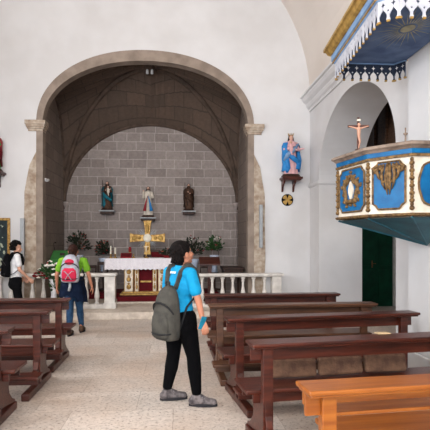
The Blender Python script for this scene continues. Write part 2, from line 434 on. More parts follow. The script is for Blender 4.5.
# unseen roof slab and front lunette added to stop sky leaking past the vault
fr = MB()
fr.box(CL-.4, CR+.4, YW+.22, YB+.4, 6.35, 6.5)
struct(fr.build('ceiling_chancel_skyblock', 'web'))
lu = MB()
for k in range(40):
    ua, ub = -1+k/20, -1+(k+1)/20
    za, zb = [4.15+(5.80-4.15)*math.sin(math.acos(abs(q_))) for q_ in (ua, ub)]
    xa_, xb_ = KX+ua*(CR-CL)/2, KX+ub*(CR-CL)/2
    lu.mesh([(xa_,Y0-.01,za-.02),(xb_,Y0-.01,zb-.02),(xb_,Y0-.01,6.4),(xa_,Y0-.01,6.4),(xa_,Y0+.01,za-.02),(xb_,Y0+.01,zb-.02),(xb_,Y0+.01,6.4),(xa_,Y0+.01,6.4)], [(0,1,2,3),(4,7,6,5),(0,4,5,1)])
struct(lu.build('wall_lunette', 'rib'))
for i, cc in enumerate(corners):
    rb = MB(); P = [curve(cc,(KX,YM),ZK,s/20)-Vector((0,0,.04)) for s in range(21)]
    rb.tube(P, .06, 8); rb.tube([p-Vector((0,0,.05)) for p in P], .035, 8)
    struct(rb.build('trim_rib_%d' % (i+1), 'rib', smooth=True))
for i in (0, 1, 3):
    (m_, zm) = mids[i]; wr = MB()
    A = [curve(corners[i], m_, zm, s/20) for s in range(21)]; B = [curve(corners[(i+1)%4], m_, zm, s/20) for s in range(20, -1, -1)]
    wr.tube(A+B[1:], .05, 8); struct(wr.build('trim_wallrib_%d' % (i+1), 'rib', smooth=True))
for i, xx in enumerate((CL+.07, CR-.07)):
    struct(MB().lathe([(.07,ZC),(.07,.4),(.045,.45),(.045,2.5),(.08,2.58),(.08,2.66)], (xx, YB-.04, 0), 12).build('trim_shaft_%d' % (i+1), 'back', smooth=False))
struct(MB().lathe([(.0,5.74),(.10,5.76),(.17,5.84),(.17,5.98),(.1,6.02)], (KX,YM,0), 16).build('trim_keystone', 'rib'))
for i, dx in enumerate((-.055, .06)):
    t = thing('spotlight', 'white spotlight fixed under the vault keystone, %s of the two' % ('left' if i == 0 else 'right'), 'lamp', (KX+dx, YM-.14, 5.78), group='spotlights at the vault keystone')
    MB().lathe([(.028,-.05),(.036,-.04),(.03,.05),(.012,.08)], (0,0,0), 12).build('lamp_head', 'plastic', t, smooth=True)
    MB().tube([(0,0,.07),(0,.05,.12)], .01, 6).build('bracket', 'metal', t)

# side aisle behind the arch: dim, with a green door in its far wall
YA = 11.85
am = MB(); am.box(XR+TH, 8.2, YA, YA+.2, 2.45, 5.4)
gx0, gx1 = 4.50, xat(393.5, YA)
am.box(XR+TH-.3, gx0, YA, YA+.2, 0, 2.45); am.box(gx1, 8.2, YA, YA+.2, 0, 2.45)
struct(am.build('wall_aisle_far', 'aisle'))
struct(MB().box(8.0, 8.2, -6.2, YA, 0, 5.4).build('wall_aisle_right', 'aisle'))
struct(MB().box(XR+TH, 8.2, -6.4, -6.2, 0, 5.4).build('wall_aisle_rear', 'aisle'))
struct(MB().mesh([(XR+TH,-6.3,5.0),(8.1,-6.3,4.3),(8.1,YA+.1,4.3),(XR+TH,YA+.1,5.0),(XR+TH,-6.3,5.1),(8.1,-6.3,4.4),(8.1,YA+.1,4.4),(XR+TH,YA+.1,5.1)],
     [(0,1,2,3),(4,7,6,5),(0,4,5,1),(1,5,6,2),(2,6,7,3),(3,7,4,0)]).build('ceiling_aisle', 'beam'))
for k in range(7):
    y = 5.6+k*.95
    struct(MB().mesh([(XR+TH,y,4.84),(8.0,y,4.14),(8.0,y+.16,4.14),(XR+TH,y+.16,4.84),(XR+TH,y,5.01),(8.0,y,4.32),(8.0,y+.16,4.32),(XR+TH,y+.16,5.01)],
     [(0,1,2,3),(4,7,6,5),(0,4,5,1),(1,5,6,2),(2,6,7,3),(3,7,4,0)]).build('trim_beam_%d' % (k+1), 'beam'))
# wooden gallery partition closing the arch head behind the pulpit
gp = MB().box(XR+TH+.45, XR+TH+.53, 7.0, YA-.02, 3.05, 4.72)
for k in range(8): gp.box(XR+TH+.40, XR+TH+.45, 7.1+k*.62, 7.18+k*.62, 3.05, 4.7)
struct(gp.build('partition', 'beam'))
d = thing('door_1', 'dark green panelled wooden door in the side aisle below the pulpit', 'door', ((gx0+gx1)/2, YA+.05, 0)); d['kind'] = 'structure'
hw = (gx1-gx0)/2
MB().box(-hw, hw, 0, .05, 0, 2.45).build('door_leaf', 'green', d)
pn = MB()
for (a, b) in ((-hw+.07,-.05),(.05,hw-.07)):
    for z0, z1 in ((.15,.9),(1.0,1.75),(1.85,2.35)): pn.box(a, b, -.02, 0, z0, z1)
pn.build('door_panel', 'green', d, bevel=.012)
hd = MB().box(-.13,-.10,-.035,-.018,.95,1.12); hd.tube([(-.115,-.03,1.05),(-.115,-.07,1.05),(-.04,-.07,1.05)], .009, 6); hd.build('door_handle', 'oldgold', d)

# =====================================================================
# CHANCEL FURNITURE
# =====================================================================
YBAL = 10.98
def baluster(mb, x, zb, zt):
    h = zt-zb
    p = [(.052,0),(.052,.05),(.035,.07),(.03,.10),(.05,.2),(.056,.28),(.048,.42),(.028,.62),(.024,.78),(.034,.83),(.034,.86),(.028,.88),(.05,.93),(.05,1)]
    mb.lathe([(r, zb+q*h) for r, q in p], (x, 0, 0), 12)
def balustrade(label, x0, x1, bpx, piers):
    cx = (x0+x1)/2
    t = thing('altar_balustrade', label, 'balustrade', (cx, YBAL, ZC), group='balustrade halves closing the chancel')
    zt = zat((230 if x0 > -1 else 60), 273.3, YBAL)-ZC
    MB().box(x0-cx, x1-cx, -.13, .13, zt-.055, zt).box(x0-cx+.03, x1-cx-.03, -.10, .10, zt-.075, zt-.055).build('handrail', 'marble', t, bevel=.012)
    MB().box(x0-cx+.02, x1-cx-.02, -.11, .11, 0, .09).build('plinth', 'marble', t, bevel=.01)
    for p in bpx:
        b = MB(); baluster(b, 0, .09, zt-.075); b.build('baluster', 'marble', t, smooth=True, loc=(xat(p, YBAL)-cx, 0, 0))
    for a, b in piers:
        m_ = MB(); xa, xb = xat(a, YBAL)-cx, xat(b, YBAL)-cx
        m_.box(xa, xb, -.115, .115, .09, zt-.075); m_.box(xa-.02, xb+.02, -.125, .125, 0, .12); m_.build('pier', 'marble', t, bevel=.008)
    return t
balustrade('pale marble balustrade left of the altar steps, with turned balusters', XL+.01, xat(117, YBAL), [97,86.5,76,65.5,54.5,43.5,32.5,21.5,11,0,-11,-22,-33], [(105,115.5),(-46,-38)])
balustrade('pale marble balustrade right of the altar steps, behind the dark pews', xat(176, YBAL), xat(282.5, YBAL), [192,202,212.3,222.5,232.8,243,253.5,264.5], [(178,187),(271.5,280.5)])

# predella and altar
ax = xat(141, 12.3)
struct(MB().box(xat(116, 11.75), xat(180, 11.75), 11.75, 13.3, ZC-.01, ZC+.035).build('floor_altar_step', 'cstone'))
tag(MB().box(xat(117, 11.78), xat(179, 11.78), 11.79, 13.2, ZC+.035, ZC+.15).build('carpeted_platform', 'red', bevel=.01), 'dark red carpeted platform under the high altar', 'platform')
ZP = ZC+.15; YAF = 12.05
tag(MB().box(CL+.25, CR-.62, 12.72, YB-.01, ZC, ZC+.15).build('carpeted_dais', 'red', bevel=.01), 'wide dark red carpeted dais along the chancel back wall', 'platform')
t = thing('altar', 'cream and gilded altar table with panelled front and red centre', 'altar', (ax, 12.35, ZP))
zt = zat(141, 258.5, YAF)-ZP
hx0, hx1 = xat(124, YAF)-ax, xat(168, YAF)-ax
MB().box(hx0-.1, hx1+.1, -.30, .35, 0, .045).box(hx0-.06, hx1+.06, -.27, .32, .045, .09).build('base', 'gold', t, bevel=.008)
MB().box(hx0+.05, hx1-.05, -.12, .26, .09, zt-.05).build('core', 'red', t)
for (a, b) in ((124,133),(134.5,138.5),(152.5,156.5),(158,167)):
    xa, xb = xat(a, YAF)-ax, xat(b, YAF)-ax
    pl = MB().box(xa, xb, -.24, -.1, .09, zt-.05).build('pillar', 'cream', t, bevel=.006)
    g = MB(); w = (xb-xa)
    for q in range(3):
        z = .2+q*.18; g.ell(((xa+xb)/2, -.245, z), (w*.26, .02, .06)); g.ell(((xa+xb)/2, -.245, z+.08), (w*.15, .015, .02))
    g.box(xa, xa+.012, -.25, -.235, .09, zt-.06); g.box(xb-.012, xb, -.25, -.235, .09, zt-.06)
    g.build('ornament', 'gold', pl, smooth=False)
MB().box(xat(140,YAF)-ax, xat(151,YAF)-ax, -.16, -.11, .30, .34).build('shelf', 'gold', t)
MB().box(xat(107,YAF)-ax, xat(176,YAF)-ax, -.28, .33, zt-.05, zt-.012).build('altar_top', 'cream', t)
cl = MB(); xa, xb = xat(105.5, YAF)-.02, xat(177.5, YAF)
cl.box(xa, xb, 12.04, 12.70, ZP+zt-.012, ZP+zt+.004)
n_ = 64; dr = .275
rows = []
for i in range(n_+1):
    x = xa+(xb-xa)*i/n_; sc_ = .022*abs(math.sin(PI*i/n_*16)); wv = .012*math.sin(i*.9)
    rows.append((x, 12.035+wv*.5, sc_))
for (xA, yA, sA), (xB, yB, sB) in zip(rows, rows[1:]):
    z1 = ZP+zt; cl.mesh([(xA,yA,z1),(xB,yB,z1),(xB,yB-.012,z1-dr+sB),(xA,yA-.012,z1-dr+sA),(xA,yA+.008,z1),(xB,yB+.008,z1),(xB,yB-.004,z1-dr+sB),(xA,yA-.004,z1-dr+sA)],
      [(0,1,2,3),(4,7,6,5),(3,2,6,7)])
for x, sg in ((xa,-1),(xb,1)):
    for k in range(10):
        y, y2 = 12.035+.0665*k, 12.035+.0665*(k+1); dd = .36
        a_, b_ = dd-.03*abs(math.sin(k)), dd-.03*abs(math.sin(k+1))
        cl.mesh([(x,y,z1),(x,y2,z1),(x+sg*.05,y2,z1-b_),(x+sg*.05,y,z1-a_),(x-sg*.008,y,z1),(x-sg*.008,y2,z1),(x+sg*.042,y2,z1-b_),(x+sg*.042,y,z1-a_)], [(0,1,2,3),(4,7,6,5),(3,2,6,7)])
tag(cl.build('altar_cloth', 'lace'), 'white lace cloth with a scalloped edge draped over the altar', 'cloth')
ZT = ZP+zt+.004
def candlestick(px, py, label, Y=12.25, base=True):
    x = xat(px, Y); h = zat(px, py, Y)-ZT
    t = thing('candle', label, 'candle', (x, Y, ZT), group='candles on the altar')
    MB().lathe([(.045,0),(.045,.015),(.018,.03),(.014,.07),(.03,.09),(.03,.10)], (0,0,0), 14).build('holder', 'gold', t, smooth=True)
    c = MB().lathe([(.018,.10),(.018,h-.015),(.012,h-.01)], (0,0,0), 12).build('wax', 'ivory', t, smooth=False)
    MB().tube([(0,0,h-.012),(.002,0,h+.012)], .002, 5).build('wick', 'black', c)
candlestick(110.8, 245.5, 'tall white candle on the altar, left one of the pair')
candlestick(115.2, 247, 'tall white candle on the altar, right one of the pair')
candlestick(133.5, 254.5, 'short stub candle on the altar beside the red missal stand')
# red book stand, small chalice box
bs = thing('missal_stand', 'red missal stand with an open book on the altar left', 'book stand', (xat(126,12.3), 12.3, ZT))
MB().plate((-.13,-.06,0), (0,1,0), (0,0,1), [(0,0),(.2,0),(.2,.11),(.16,.12),(0,.02)], .26).build('stand', 'rpetal', bs)
MB().box(-.11,.11,-.03,.10,.05,.075, Matrix.Rotation(math.radians(28),4,'X')).build('book', 'red', bs)
ch = thing('altar_lamp', 'small red sanctuary lamp standing behind the missal stand', 'lamp', (xat(130,12.6), 12.58, ZT))
MB().lathe([(.04,0),(.04,.01),(.015,.03),(.015,.12),(.035,.14)], (0,0,0), 12).build('stem', 'gold', ch, smooth=True)
MB().lathe([(.034,.14),(.038,.2),(.03,.27)], (0,0,0), 12).build('glass', 'rpetal', ch, smooth=True)
ac = thing('altar_crucifix', 'small gilded standing crucifix on the altar top', 'crucifix', (xat(146.3,12.25), 12.22, ZT))
MB().lathe([(.06,0),(.06,.015),(.03,.03),(.012,.06)], (0,0,0), 14).build('base', 'gold', ac, smooth=True)
MB().box(-.012,.012,-.01,.01,.05,.36).box(-.075,.075,-.01,.01,.26,.283).build('cross', 'gold', ac)
MB().cap((0,-.018,.27),(0,-.018,.16),.013,.008).cap((0,-.018,.265),(-.06,-.016,.285),.007).cap((0,-.018,.265),(.06,-.016,.285),.007).ell((0,-.02,.29),.012).blend('figure', 'ivory', ac, .003)

# large gilded cross standing behind the altar
YX = 12.95; gx = xat(147.5, YX)
g = thing('gilded_cross', 'large gilded cross with flared arms and silver rays behind the altar', 'cross', (gx, YX, ZP))
zc = zat(147.5, 238, YX)-ZP; u = dep(gx, YX)/F
MB().box(-.16,.16,-.12,.12,0,.55).box(-.10,.10,-.08,.08,.55,zc-.42).build('pedestal', 'dwood', g, bevel=.01)
cr = MB()
a = 17.5*u
cr.plate((0,-.03,zc), (1,0,0), (0,0,1), [(-a,-4.6*u),(-a,4.8*u),(-a*.75,3.8*u),(-2.6*u,3.2*u),(-3*u,11*u),(-4.2*u,17.5*u),(4.2*u,17.5*u),(3*u,11*u),(2.6*u,3.2*u),(a*.75,3.8*u),(a,4.8*u),(a,-4.6*u),(a*.75,-3.8*u),(2.6*u,-3.2*u),(2.8*u,-12*u),(3.8*u,-18*u),(-3.8*u,-18*u),(-2.8*u,-12*u),(-2.6*u,-3.2*u),(-a*.75,-3.8*u)], -.08)
cr.build('cross', 'gold', g, bevel=.01)
dd = MB()
for sx in (-1,1):
    dd.ell((sx*13*u,-.04,zc), (2.4*u,.02,2.6*u)); dd.ell((sx*8*u,-.04,zc), (1.6*u,.02,1.6*u))
dd.ell((0,-.04,zc+9*u), (1.6*u,.02,4*u)); dd.ell((0,-.04,zc+14*u), (2*u,.02,1.6*u)); dd.ell((0,-.04,zc-9*u), (1.4*u,.02,3*u))
dd.build('relief', 'ochre', g, smooth=True)
MB().ell((0,-.06,zc), (4.2*u,.03,4.2*u)).build('medallion', 'ivory', g, smooth=True)
ry = MB()
for q in range(4):
    for e in (-.28,-.1,.1,.28):
        an = PI/4+q*PI/2+e; L1 = (12 if abs(e) < .2 else 9.5)*u
        ry.tube([(math.cos(an)*3*u,.01,zc+math.sin(an)*3*u),(math.cos(an)*L1,.01,zc+math.sin(an)*L1)], [.6*u,.2*u], 5)
ry.build('rays', 'greyp', g)
# dark red chair / tabernacle behind the altar
cb = thing('celebrant_chair', 'dark red upholstered chair behind the altar', 'chair', (xat(155.5,12.9), 12.86, ZP))
MB().box(-.16,.24,-.10,.14,.42,.50).build('seat', 'red', cb, bevel=.015)
MB().box(-.14,.22,.10,.15,.5,1.02).build('backrest', 'red', cb, bevel=.02)
MB().box(-.19,-.14,.09,.16,0,1.06).box(.22,.27,.09,.16,0,1.06).box(-.19,.27,.09,.16,1.02,1.08).build('frame', 'dwood', cb)
for x in (-.17,.22): MB().box(x,x+.04,-.1,-.06,0,.42).build('leg', 'dwood', cb)

# ---- flowers
def leafy(mb, c, n, spread, size, up=.5, seed=1):
    r = random.Random(seed)
    for i in range(n):
        an = r.uniform(0, 2*PI); el = r.uniform(-.25, 1.2)
        d = Vector((math.cos(an)*math.cos(el)*spread[0], math.sin(an)*math.cos(el)*spread[1], math.sin(el)*spread[2]))*r.uniform(.35,1)
        p = Vector(c)+d; dr_ = (d+Vector((0,0,up*.1))).normalized(); sd = dr_.orthogonal().normalized(); sd.rotate(Matrix.Rotation(r.uniform(0,6),3,dr_))
        L_ = size*r.uniform(.7,1.4); w = L_*.28; nn = dr_.cross(sd)*.004
        mb.mesh([p, p+dr_*L_*.5+sd*w, p+dr_*L_, p+dr_*L_*.5-sd*w, p+nn+dr_*L_*.5], [(0,1,4),(1,2,4),(2,3,4),(3,0,4),(0,3,2,1)])
        if i % 3 == 0: mb.tube([Vector(c)+Vector((0,0,-.04)), p], .004, 4)
def blooms(mb, c, n, spread, size, seed=2, top=None):
    r = random.Random(seed)
    for i in range(n):
        an = r.uniform(0, 2*PI); el = r.uniform(-.2, 1.3); k = r.uniform(.85,1.15)
        p = Vector(c)+Vector((math.cos(an)*math.cos(el)*spread[0], math.sin(an)*math.cos(el)*spread[1], math.sin(el)*spread[2]))*k
        s_ = size*r.uniform(.7,1.2)
        for q in range(6):
            a = q*PI/3+an; mb.ell(p+Vector((math.cos(a)*s_*.5, math.sin(a)*s_*.5, 0)), (s_*.42, s_*.42, s_*.3), seg=6, rings=4)
        mb.ell(p+Vector((0,0,s_*.2)), s_*.35, seg=6, rings=4)
def bouquet(name, label, loc, vh, vr, spread, vmat, lm, bl, zc_=None, seed=1, nl=90, size=.09, group=None, stand=0):
    t = thing(name, label, 'flowers', loc, group=group)
    if stand:
        MB().lathe([(.16,0),(.16,.03),(.03,.06),(.025,stand-.03),(.13,stand-.02),(.13,stand)], (0,0,0), 16).build('pedestal', 'dwood', t)
    MB().lathe([(vr*.6,stand),(vr*.75,stand+.02),(vr*.55,stand+vh*.3),(vr*.8,stand+vh*.75),(vr*1.1,stand+vh)], (0,0,0), 18).build('vase', vmat, t, smooth=True)
    c = (0,0,stand+vh+(zc_ or spread[2]*.25))
    f = MB(); leafy(f, c, nl, spread, size, seed=seed); f.build('foliage', lm, t)
    for k, (m_, n_, s_) in enumerate(bl):
        b = MB(); blooms(b, c, n_, spread, s_, seed=seed*7+k); b.build('blossoms', m_, t, smooth=True)
    return t
def zf(px, py, Y): return zat(px, py, Y)
# white bouquet at the balustrade, left
Yb_ = 10.66; lb = bouquet('flower_vase', 'white ceramic vase of white lilies and red blooms before the left balustrade', (xat(53.5, Yb_), Yb_, ZC), zat(54,279,Yb_)-ZC-.2, .085, (.30,.20,.27), 'ceramic', 'leaf', [('petal',26,.062),('rpetal',7,.045)], seed=3, nl=130, stand=.2)
b = MB(); blooms(b, (-.30,.0,.72), 12, (.10,.08,.07), .05, seed=5); b.build('blossoms', 'rpetal', lb, smooth=True)
b = MB(); leafy(b, (.06,-.07,.50), 50, (.12,.10,.28), .12, seed=31); b.build('trailing_leaves', 'leaf', lb)
fl = [(78.5, 258, 13.2, 'dark tall flower arrangement on a stand behind the woman in green', 11, 'dleaf', 230, .30),
      (103.5, 261, 13.4, 'flower arrangement in a striped pale vase left of the altar', 13, 'dleaf', 239, .22),
      (194, 262, 13.2, 'loose flower arrangement in a pale vase right of the altar, left of the wooden lectern', 17, 'dleaf', 235, .25),
      (214.5, 258, 13.2, 'flower arrangement in a pale blue vase behind the wooden lectern', 19, 'leaf', 234, .22)]
for (px, pv, Y, lab, sd, lm, ptop, w) in fl:
    zv = zat(px, pv-3, Y)-ZP; hh = zat(px, ptop, Y)-ZP-zv
    bouquet('flower_arrangement', lab, (xat(px,Y), Y, ZP), .46, .12, (w*1.0,.18,hh*.62), 'silver', lm, [('rpetal',8,.035),('petal' if sd > 15 else 'opetal',7,.03)], seed=sd, nl=150, size=.085, stand=zv-.46, group='flower arrangements along the chancel wall', zc_=hh*.30)
bouquet('altar_flowers', 'small dark flowers in a red bowl on the right of the altar top', (xat(167,12.3), 12.35, ZT), .06, .12, (.17,.12,.13), 'rpetal', 'dleaf', [('opetal',5,.022),('petal',3,.018)], seed=23, nl=70, size=.07)
# green draped ambo on the left
Y = 12.3; lx = xat(62.5, Y)
g = thing('ambo', 'lectern draped with a green cloth on the left of the chancel', 'lectern', (lx, Y, ZC))
zt2 = zat(62, 251, Y)-ZC
MB().box(-.15,.15,-.12,.12,0,.05).box(-.05,.05,-.05,.05,.05,zt2-.05).build('stand', 'dwood', g)
MB().mesh([(-.24,-.17,zt2-.2),(.24,-.17,zt2-.2),(.24,.15,zt2),(-.24,.15,zt2),(-.24,-.17,zt2-.24),(.24,-.17,zt2-.24),(.24,.15,zt2-.04),(-.24,.15,zt2-.04)], [(0,1,2,3),(4,7,6,5),(0,4,5,1),(1,5,6,2),(2,6,7,3),(3,7,4,0)]).build('desk', 'dwood', g)
MB().mesh([(-.25,-.18,zt2-.18),(.25,-.18,zt2-.18),(.25,.16,zt2+.01),(-.25,.16,zt2+.01),(-.25,-.19,zt2-.55),(.25,-.19,zt2-.55),(-.25,-.175,zt2-.19),(.25,-.175,zt2-.19),(-.25,-.18,zt2-.55),(.25,-.18,zt2-.55)],
   [(0,1,2,3),(0,4,5,1),(6,7,9,8),(4,8,9,5)]).build('cloth', 'sgreen', g)
mc = MB().tube([(-.2,.1,zt2),(-.22,.08,zt2+.1),(-.2,-.02,zt2+.19),(-.16,-.08,zt2+.2)], .006, 6); mc.cap((-.16,-.08,zt2+.2),(-.13,-.12,zt2+.2),.012); mc.build('microphone', 'black', g)
# wooden lectern on the right
Y = 12.1; lx = xat(209.5, Y); g = thing('lectern', 'dark wooden lectern with a slanted desk on the right of the chancel', 'lectern', (lx, Y, ZC))
zt2 = zat(209, 257, Y)-ZC
MB().box(-.2,.2,-.15,.15,0,.05).build('base', 'dwood', g)
MB().box(-.045,.045,-.04,.04,.05,zt2-.1).build('post', 'wood', g)
MB().mesh([(-.25,-.17,zt2-.16),(.25,-.17,zt2-.16),(.25,.15,zt2),(-.25,.15,zt2),(-.25,-.17,zt2-.2),(.25,-.17,zt2-.2),(.25,.15,zt2-.04),(-.25,.15,zt2-.04)], [(0,1,2,3),(4,7,6,5),(0,4,5,1),(1,5,6,2),(2,6,7,3),(3,7,4,0)]).build('desk', 'wood', g, bevel=.004)
MB().tube([(.22,.1,zt2),(.23,.08,zt2+.1),(.2,-.05,zt2+.15)], .005, 6).build('microphone', 'black', g)
# chairs near the chancel walls
def schair(px, Y, label, rz, top):
    t = thing('chancel_chair', label, 'chair', (xat(px,Y), Y, ZP), rz, group='wooden chairs in the chancel')
    MB().box(-.14,.14,-.2,.2,.42,.46).build('seat', 'red', t, bevel=.01)
    h = top
    MB().box(-.14,.14,.17,.2,h-.08,h).box(-.14,.14,.17,.2,h-.30,h-.25).build('backrest', 'dwood', t)
    for x in (-.14,.105):
        MB().box(x,x+.035,.16,.2,0,h).build('leg', 'dwood', t); MB().box(x,x+.035,-.2,-.16,0,.42).build('leg', 'dwood', t)
schair(90, 12.95, 'dark wooden chair against the wall left of the altar', 0, zat(91,266,12.7)-ZP)
schair(102, 12.95, 'dark wooden chair nearest the left end of the altar', .0, zat(102,263,12.4)-ZP)
schair(205, 13.0, 'dark wooden chair behind the wooden lectern', -.1, zat(205,266,12.7)-ZP)
sd = thing('side_table', 'low brown wooden side table at the right chancel wall', 'table', (CR-.3, 12.6, ZC))
MB().box(-.26,.26,-.42,.42,.74,.8).build('tabletop', 'dwood', sd, bevel=.006)
MB().box(-.22,.22,-.38,.38,.55,.74).build('drawer_box', 'dwood', sd)
for x in (-.23,.19):
    for y in (-.38,.34): MB().box(x,x+.04,y,y+.04,0,.55).build('leg', 'dwood', sd)

# ---- statues
def statue(name, label, loc, h, robe, mantle, hair, extra='none', face=0, rz=0):
    t = thing(name, label, 'statue', loc, rz)
    k = h/1.0
    MB().lathe([(.17,0),(.18,.02),(.16,.05),(.15,.07)], (0,0,0), 20, 1.1, .8).build('base', 'dwood', t)
    for ch_ in []: pass
    rb = MB(); wob = lambda a, z: .07*math.sin(9*a+z*6)*(1 if z < .6 else .3)
    rb.lathe([(.135,.06),(.14,.12),(.115,.35),(.10,.5),(.095,.6),(.115,.72),(.11,.80),(.05,.85),(.035,.87)], (0,0,0), 40, 1, .78, wob)
    rb.cap((-.10,0,.79),(-.135,-.04,.64),.04,.038); rb.cap((.10,0,.79),(.135,-.04,.64),.04,.038)
    if extra == 'mercy':
        rb.cap((-.135,-.04,.64),(-.13,-.13,.80),.036,.03); rb.cap((.135,-.04,.64),(.03,-.12,.69),.036,.03)
    else:
        rb.cap((-.135,-.04,.64),(-.03,-.13,.66),.036,.03); rb.cap((.135,-.04,.64),(.04,-.13,.62),.036,.03)
    rb.blend('robe', robe, t, .008, 2)
    wrap = 1.15 if extra in ('mary', 'child') else .3
    ml = MB()
    def mring(z, r, a0, a1, n=16): return [(math.cos(a0+(a1-a0)*i/n)*r*1.06, math.sin(a0+(a1-a0)*i/n)*r*.86+.01, z) for i in range(n+1)]
    if extra != 'mercy':
        for off in (0, .018):
            R = [mring(z, r+off-.0+.012*math.sin(z*20), .02 if z < .55 else -.5, PI+wrap*(1 if z < .55 else .8)) for z, r in ((.14,.155),(.3,.145),(.45,.15),(.6,.155),(.72,.145),(.8,.13))]
            for A, B in zip(R, R[1:]):
                for i in range(16): ml.mesh([A[i],A[i+1],B[i+1],B[i]], [(0,1,2,3)])
        # swag across the front
        ml.tube([(-.15,-.03,.66),(-.08,-.11,.52),(.02,-.13,.42),(.1,-.1,.36),(.14,-.02,.3)], [.03,.05,.055,.05,.03], 10, flat=(.8,1))
        ml.tube([(-.13,-.05,.5),(-.1,-.09,.36),(-.08,-.09,.2),(-.1,-.06,.1)], [.03,.045,.045,.03], 10)
        ml.build('mantle', mantle, t, smooth=True)
    else:
        ml.bm.free()
        MB().tube([(.01,-.11,.68),(.06,-.15,.45),(.10,-.17,.2)], [.008,.025,.05], 8, flat=(.6,1)).build('ray', 'sblue', t, smooth=True)
        MB().tube([(-.01,-.11,.68),(-.06,-.15,.45),(-.10,-.17,.2)], [.008,.025,.05], 8, flat=(.6,1)).build('ray', 'sred', t, smooth=True)
    hd = MB(); hd.ell((0,-.012,.925), (.042,.05,.058)); hd.cap((0,0,.85),(0,-.004,.9),.026); hd.ell((0,-.062,.92),(.009,.012,.012))
    for hc_, hr2 in ([((-.13,-.14,.83),(.016,.012,.028)), ((.02,-.13,.69),(.02,.015,.02))] if extra == 'mercy' else [((-.025,-.15,.67),(.018,.02,.016)), ((.04,-.15,.62),(.018,.02,.016))]):
        hb = MB(); hb.ell(hc_, hr2)
        for f_ in range(4): hb.cap((hc_[0]-.012+.008*f_, hc_[1]-.004, hc_[2]+.004), (hc_[0]-.014+.009*f_, hc_[1]-.012, hc_[2]+.026+.003*(f_ % 2)), .004, .003, 6)
        hb.cap(hc_, (hc_[0]+.022, hc_[1]-.008, hc_[2]+.012), .005, .004, 6); hb.build('hand', 'sflesh', t, smooth=True)
    hd.blend('head', 'sflesh', t, .005, 2)
    hr = MB(); hr.ell((0,.012,.935), (.052,.052,.06)); hr.cap((-.035,.015,.92),(-.05,.02,.83),.022,.018); hr.cap((.035,.015,.92),(.05,.02,.83),.022,.018); hr.cap((0,.035,.93),(0,.05,.8),.035,.03)
    if extra in ('mercy','child','staff'): hr.ell((0,-.048,.885),(.026,.016,.022))
    if extra == 'mary':
        pass
    hr.blend('hair', hair, t, .006, 2)
    if extra in ('child','mary'):
        cx_ = .045 if extra == 'child' else -.05
        cd = MB(); cd.cap((cx_,-.15,.72),(cx_+.01,-.15,.62),.04,.045); cd.cap((cx_+.03,-.16,.7),(cx_+.09,-.19,.72),.014,.01); cd.cap((cx_,-.16,.6),(cx_+.02,-.18,.5),.022,.015)
        cd.blend('child_body', 'spink' if extra == 'mary' else 'swhite', t, .006, 2)
        MB().ell((cx_,-.155,.79),(.03,.032,.036)).build('child_head', 'sflesh', t, smooth=True)
    if extra == 'mary':
        cw = MB()
        for q in range(12):
            a = 2*PI*q/12; cw.tube([(math.cos(a)*.045,math.sin(a)*.045+.01,.975),(math.cos(a)*.06,math.sin(a)*.06+.01,1.03)], [.008,.003], 5)
        cw.tube([(math.cos(2*PI*q/16)*.046,math.sin(2*PI*q/16)*.046+.01,.975) for q in range(17)], .007, 6); cw.build('crown', 'gold', t)
        MB().cap((.135,-.04,.64),(.21,-.10,.66),.03,.02).ell((.225,-.115,.655),(.02,.02,.014)).blend('arm', 'spink', t, .006, 2)
    if extra == 'mary':
        MB().tube([(.12,-.06,.76),(.02,-.13,.62),(-.10,-.13,.50),(-.15,-.06,.38)], [.03,.045,.05,.03], 10, flat=(.9,1)).build('sash', 'lblue', t, smooth=True)
        MB().tube([(.14,-.02,.60),(.15,-.05,.40),(.12,-.07,.18)], [.03,.05,.05], 10).build('mantle_fold', 'sblue', t, smooth=True)
    if extra in ('staff','child'):
        MB().tube([(-.12,-.14,.07),(-.13,-.14,1.02)], .009, 8).build('staff', 'dwood', t)
    for c in t.children: c.scale = (k*(1.2 if extra == 'mary' else 1.08), k, k)
    return t
def shelf(px, pz, w, label, mat_='dwood', name='wall_shelf'):
    x = xat(px, YB); z = zat(px, pz, YB-.1)
    t = thing(name, label, 'shelf', (x, YB, z), group='statue shelves on the chancel back wall')
    MB().box(-w/2, w/2, -.32, 0, -.035, 0).build('board', 'greyp', t, bevel=.005)
    MB().box(-w/2+.03, w/2-.03, -.28, 0, -.10, -.035).build('bracket', mat_, t, bevel=.01)
    return z
z = shelf(108, 210.5, .40, 'shelf under the teal-robed statue on the back wall, left')
statue('saint_statue', 'painted saint statue in a teal mantle on the left back-wall shelf', (xat(108,YB), YB-.17, z), .78, 'sbrown', 'steal', 'hair', 'child')
z = shelf(148.5, 217.5, .42, 'shelf under the white-robed statue above the gilded cross')
statue('christ_statue', 'white-robed statue with red and blue rays above the gilded cross', (xat(148.5,YB), YB-.17, z), .84, 'swhite', 'swhite', 'hair', 'mercy')
z = shelf(188.5, 211, .38, 'shelf under the dark brown statue on the back wall, right')
statue('saint_statue', 'dark brown robed saint statue with a staff on the right back-wall shelf', (xat(188.5,YB), YB-.17, z), .74, 'sbrown', 'sbrown', 'hair', 'staff')
def bracket(px, pz, w, label):
    x = xat(px, YW); z = zat(px, pz, YW-.15)
    t = thing('wall_bracket', label, 'bracket', (x, YW, z))
    MB().box(-w/2, w/2, -.34, 0, -.05, 0).box(-w/2+.03, w/2-.03, -.31, 0, -.075, -.05).build('board', 'wood', t, bevel=.008)
    for sx in (-1, 1):
        MB().plate((sx*w*.27-.02,0,-.075), (0,-1,0), (0,0,1), [(0,0),(.26,0),(.22,-.06),(.13,-.08),(.07,-.13),(.04,-.22),(0,-.24)], .04).build('corbel', 'wood', t)
    return Vector((x, YW-.17, z))
p = bracket(289.3, 177.5, .46, 'carved brown wall bracket under the Madonna in blue, right of the chancel arch')
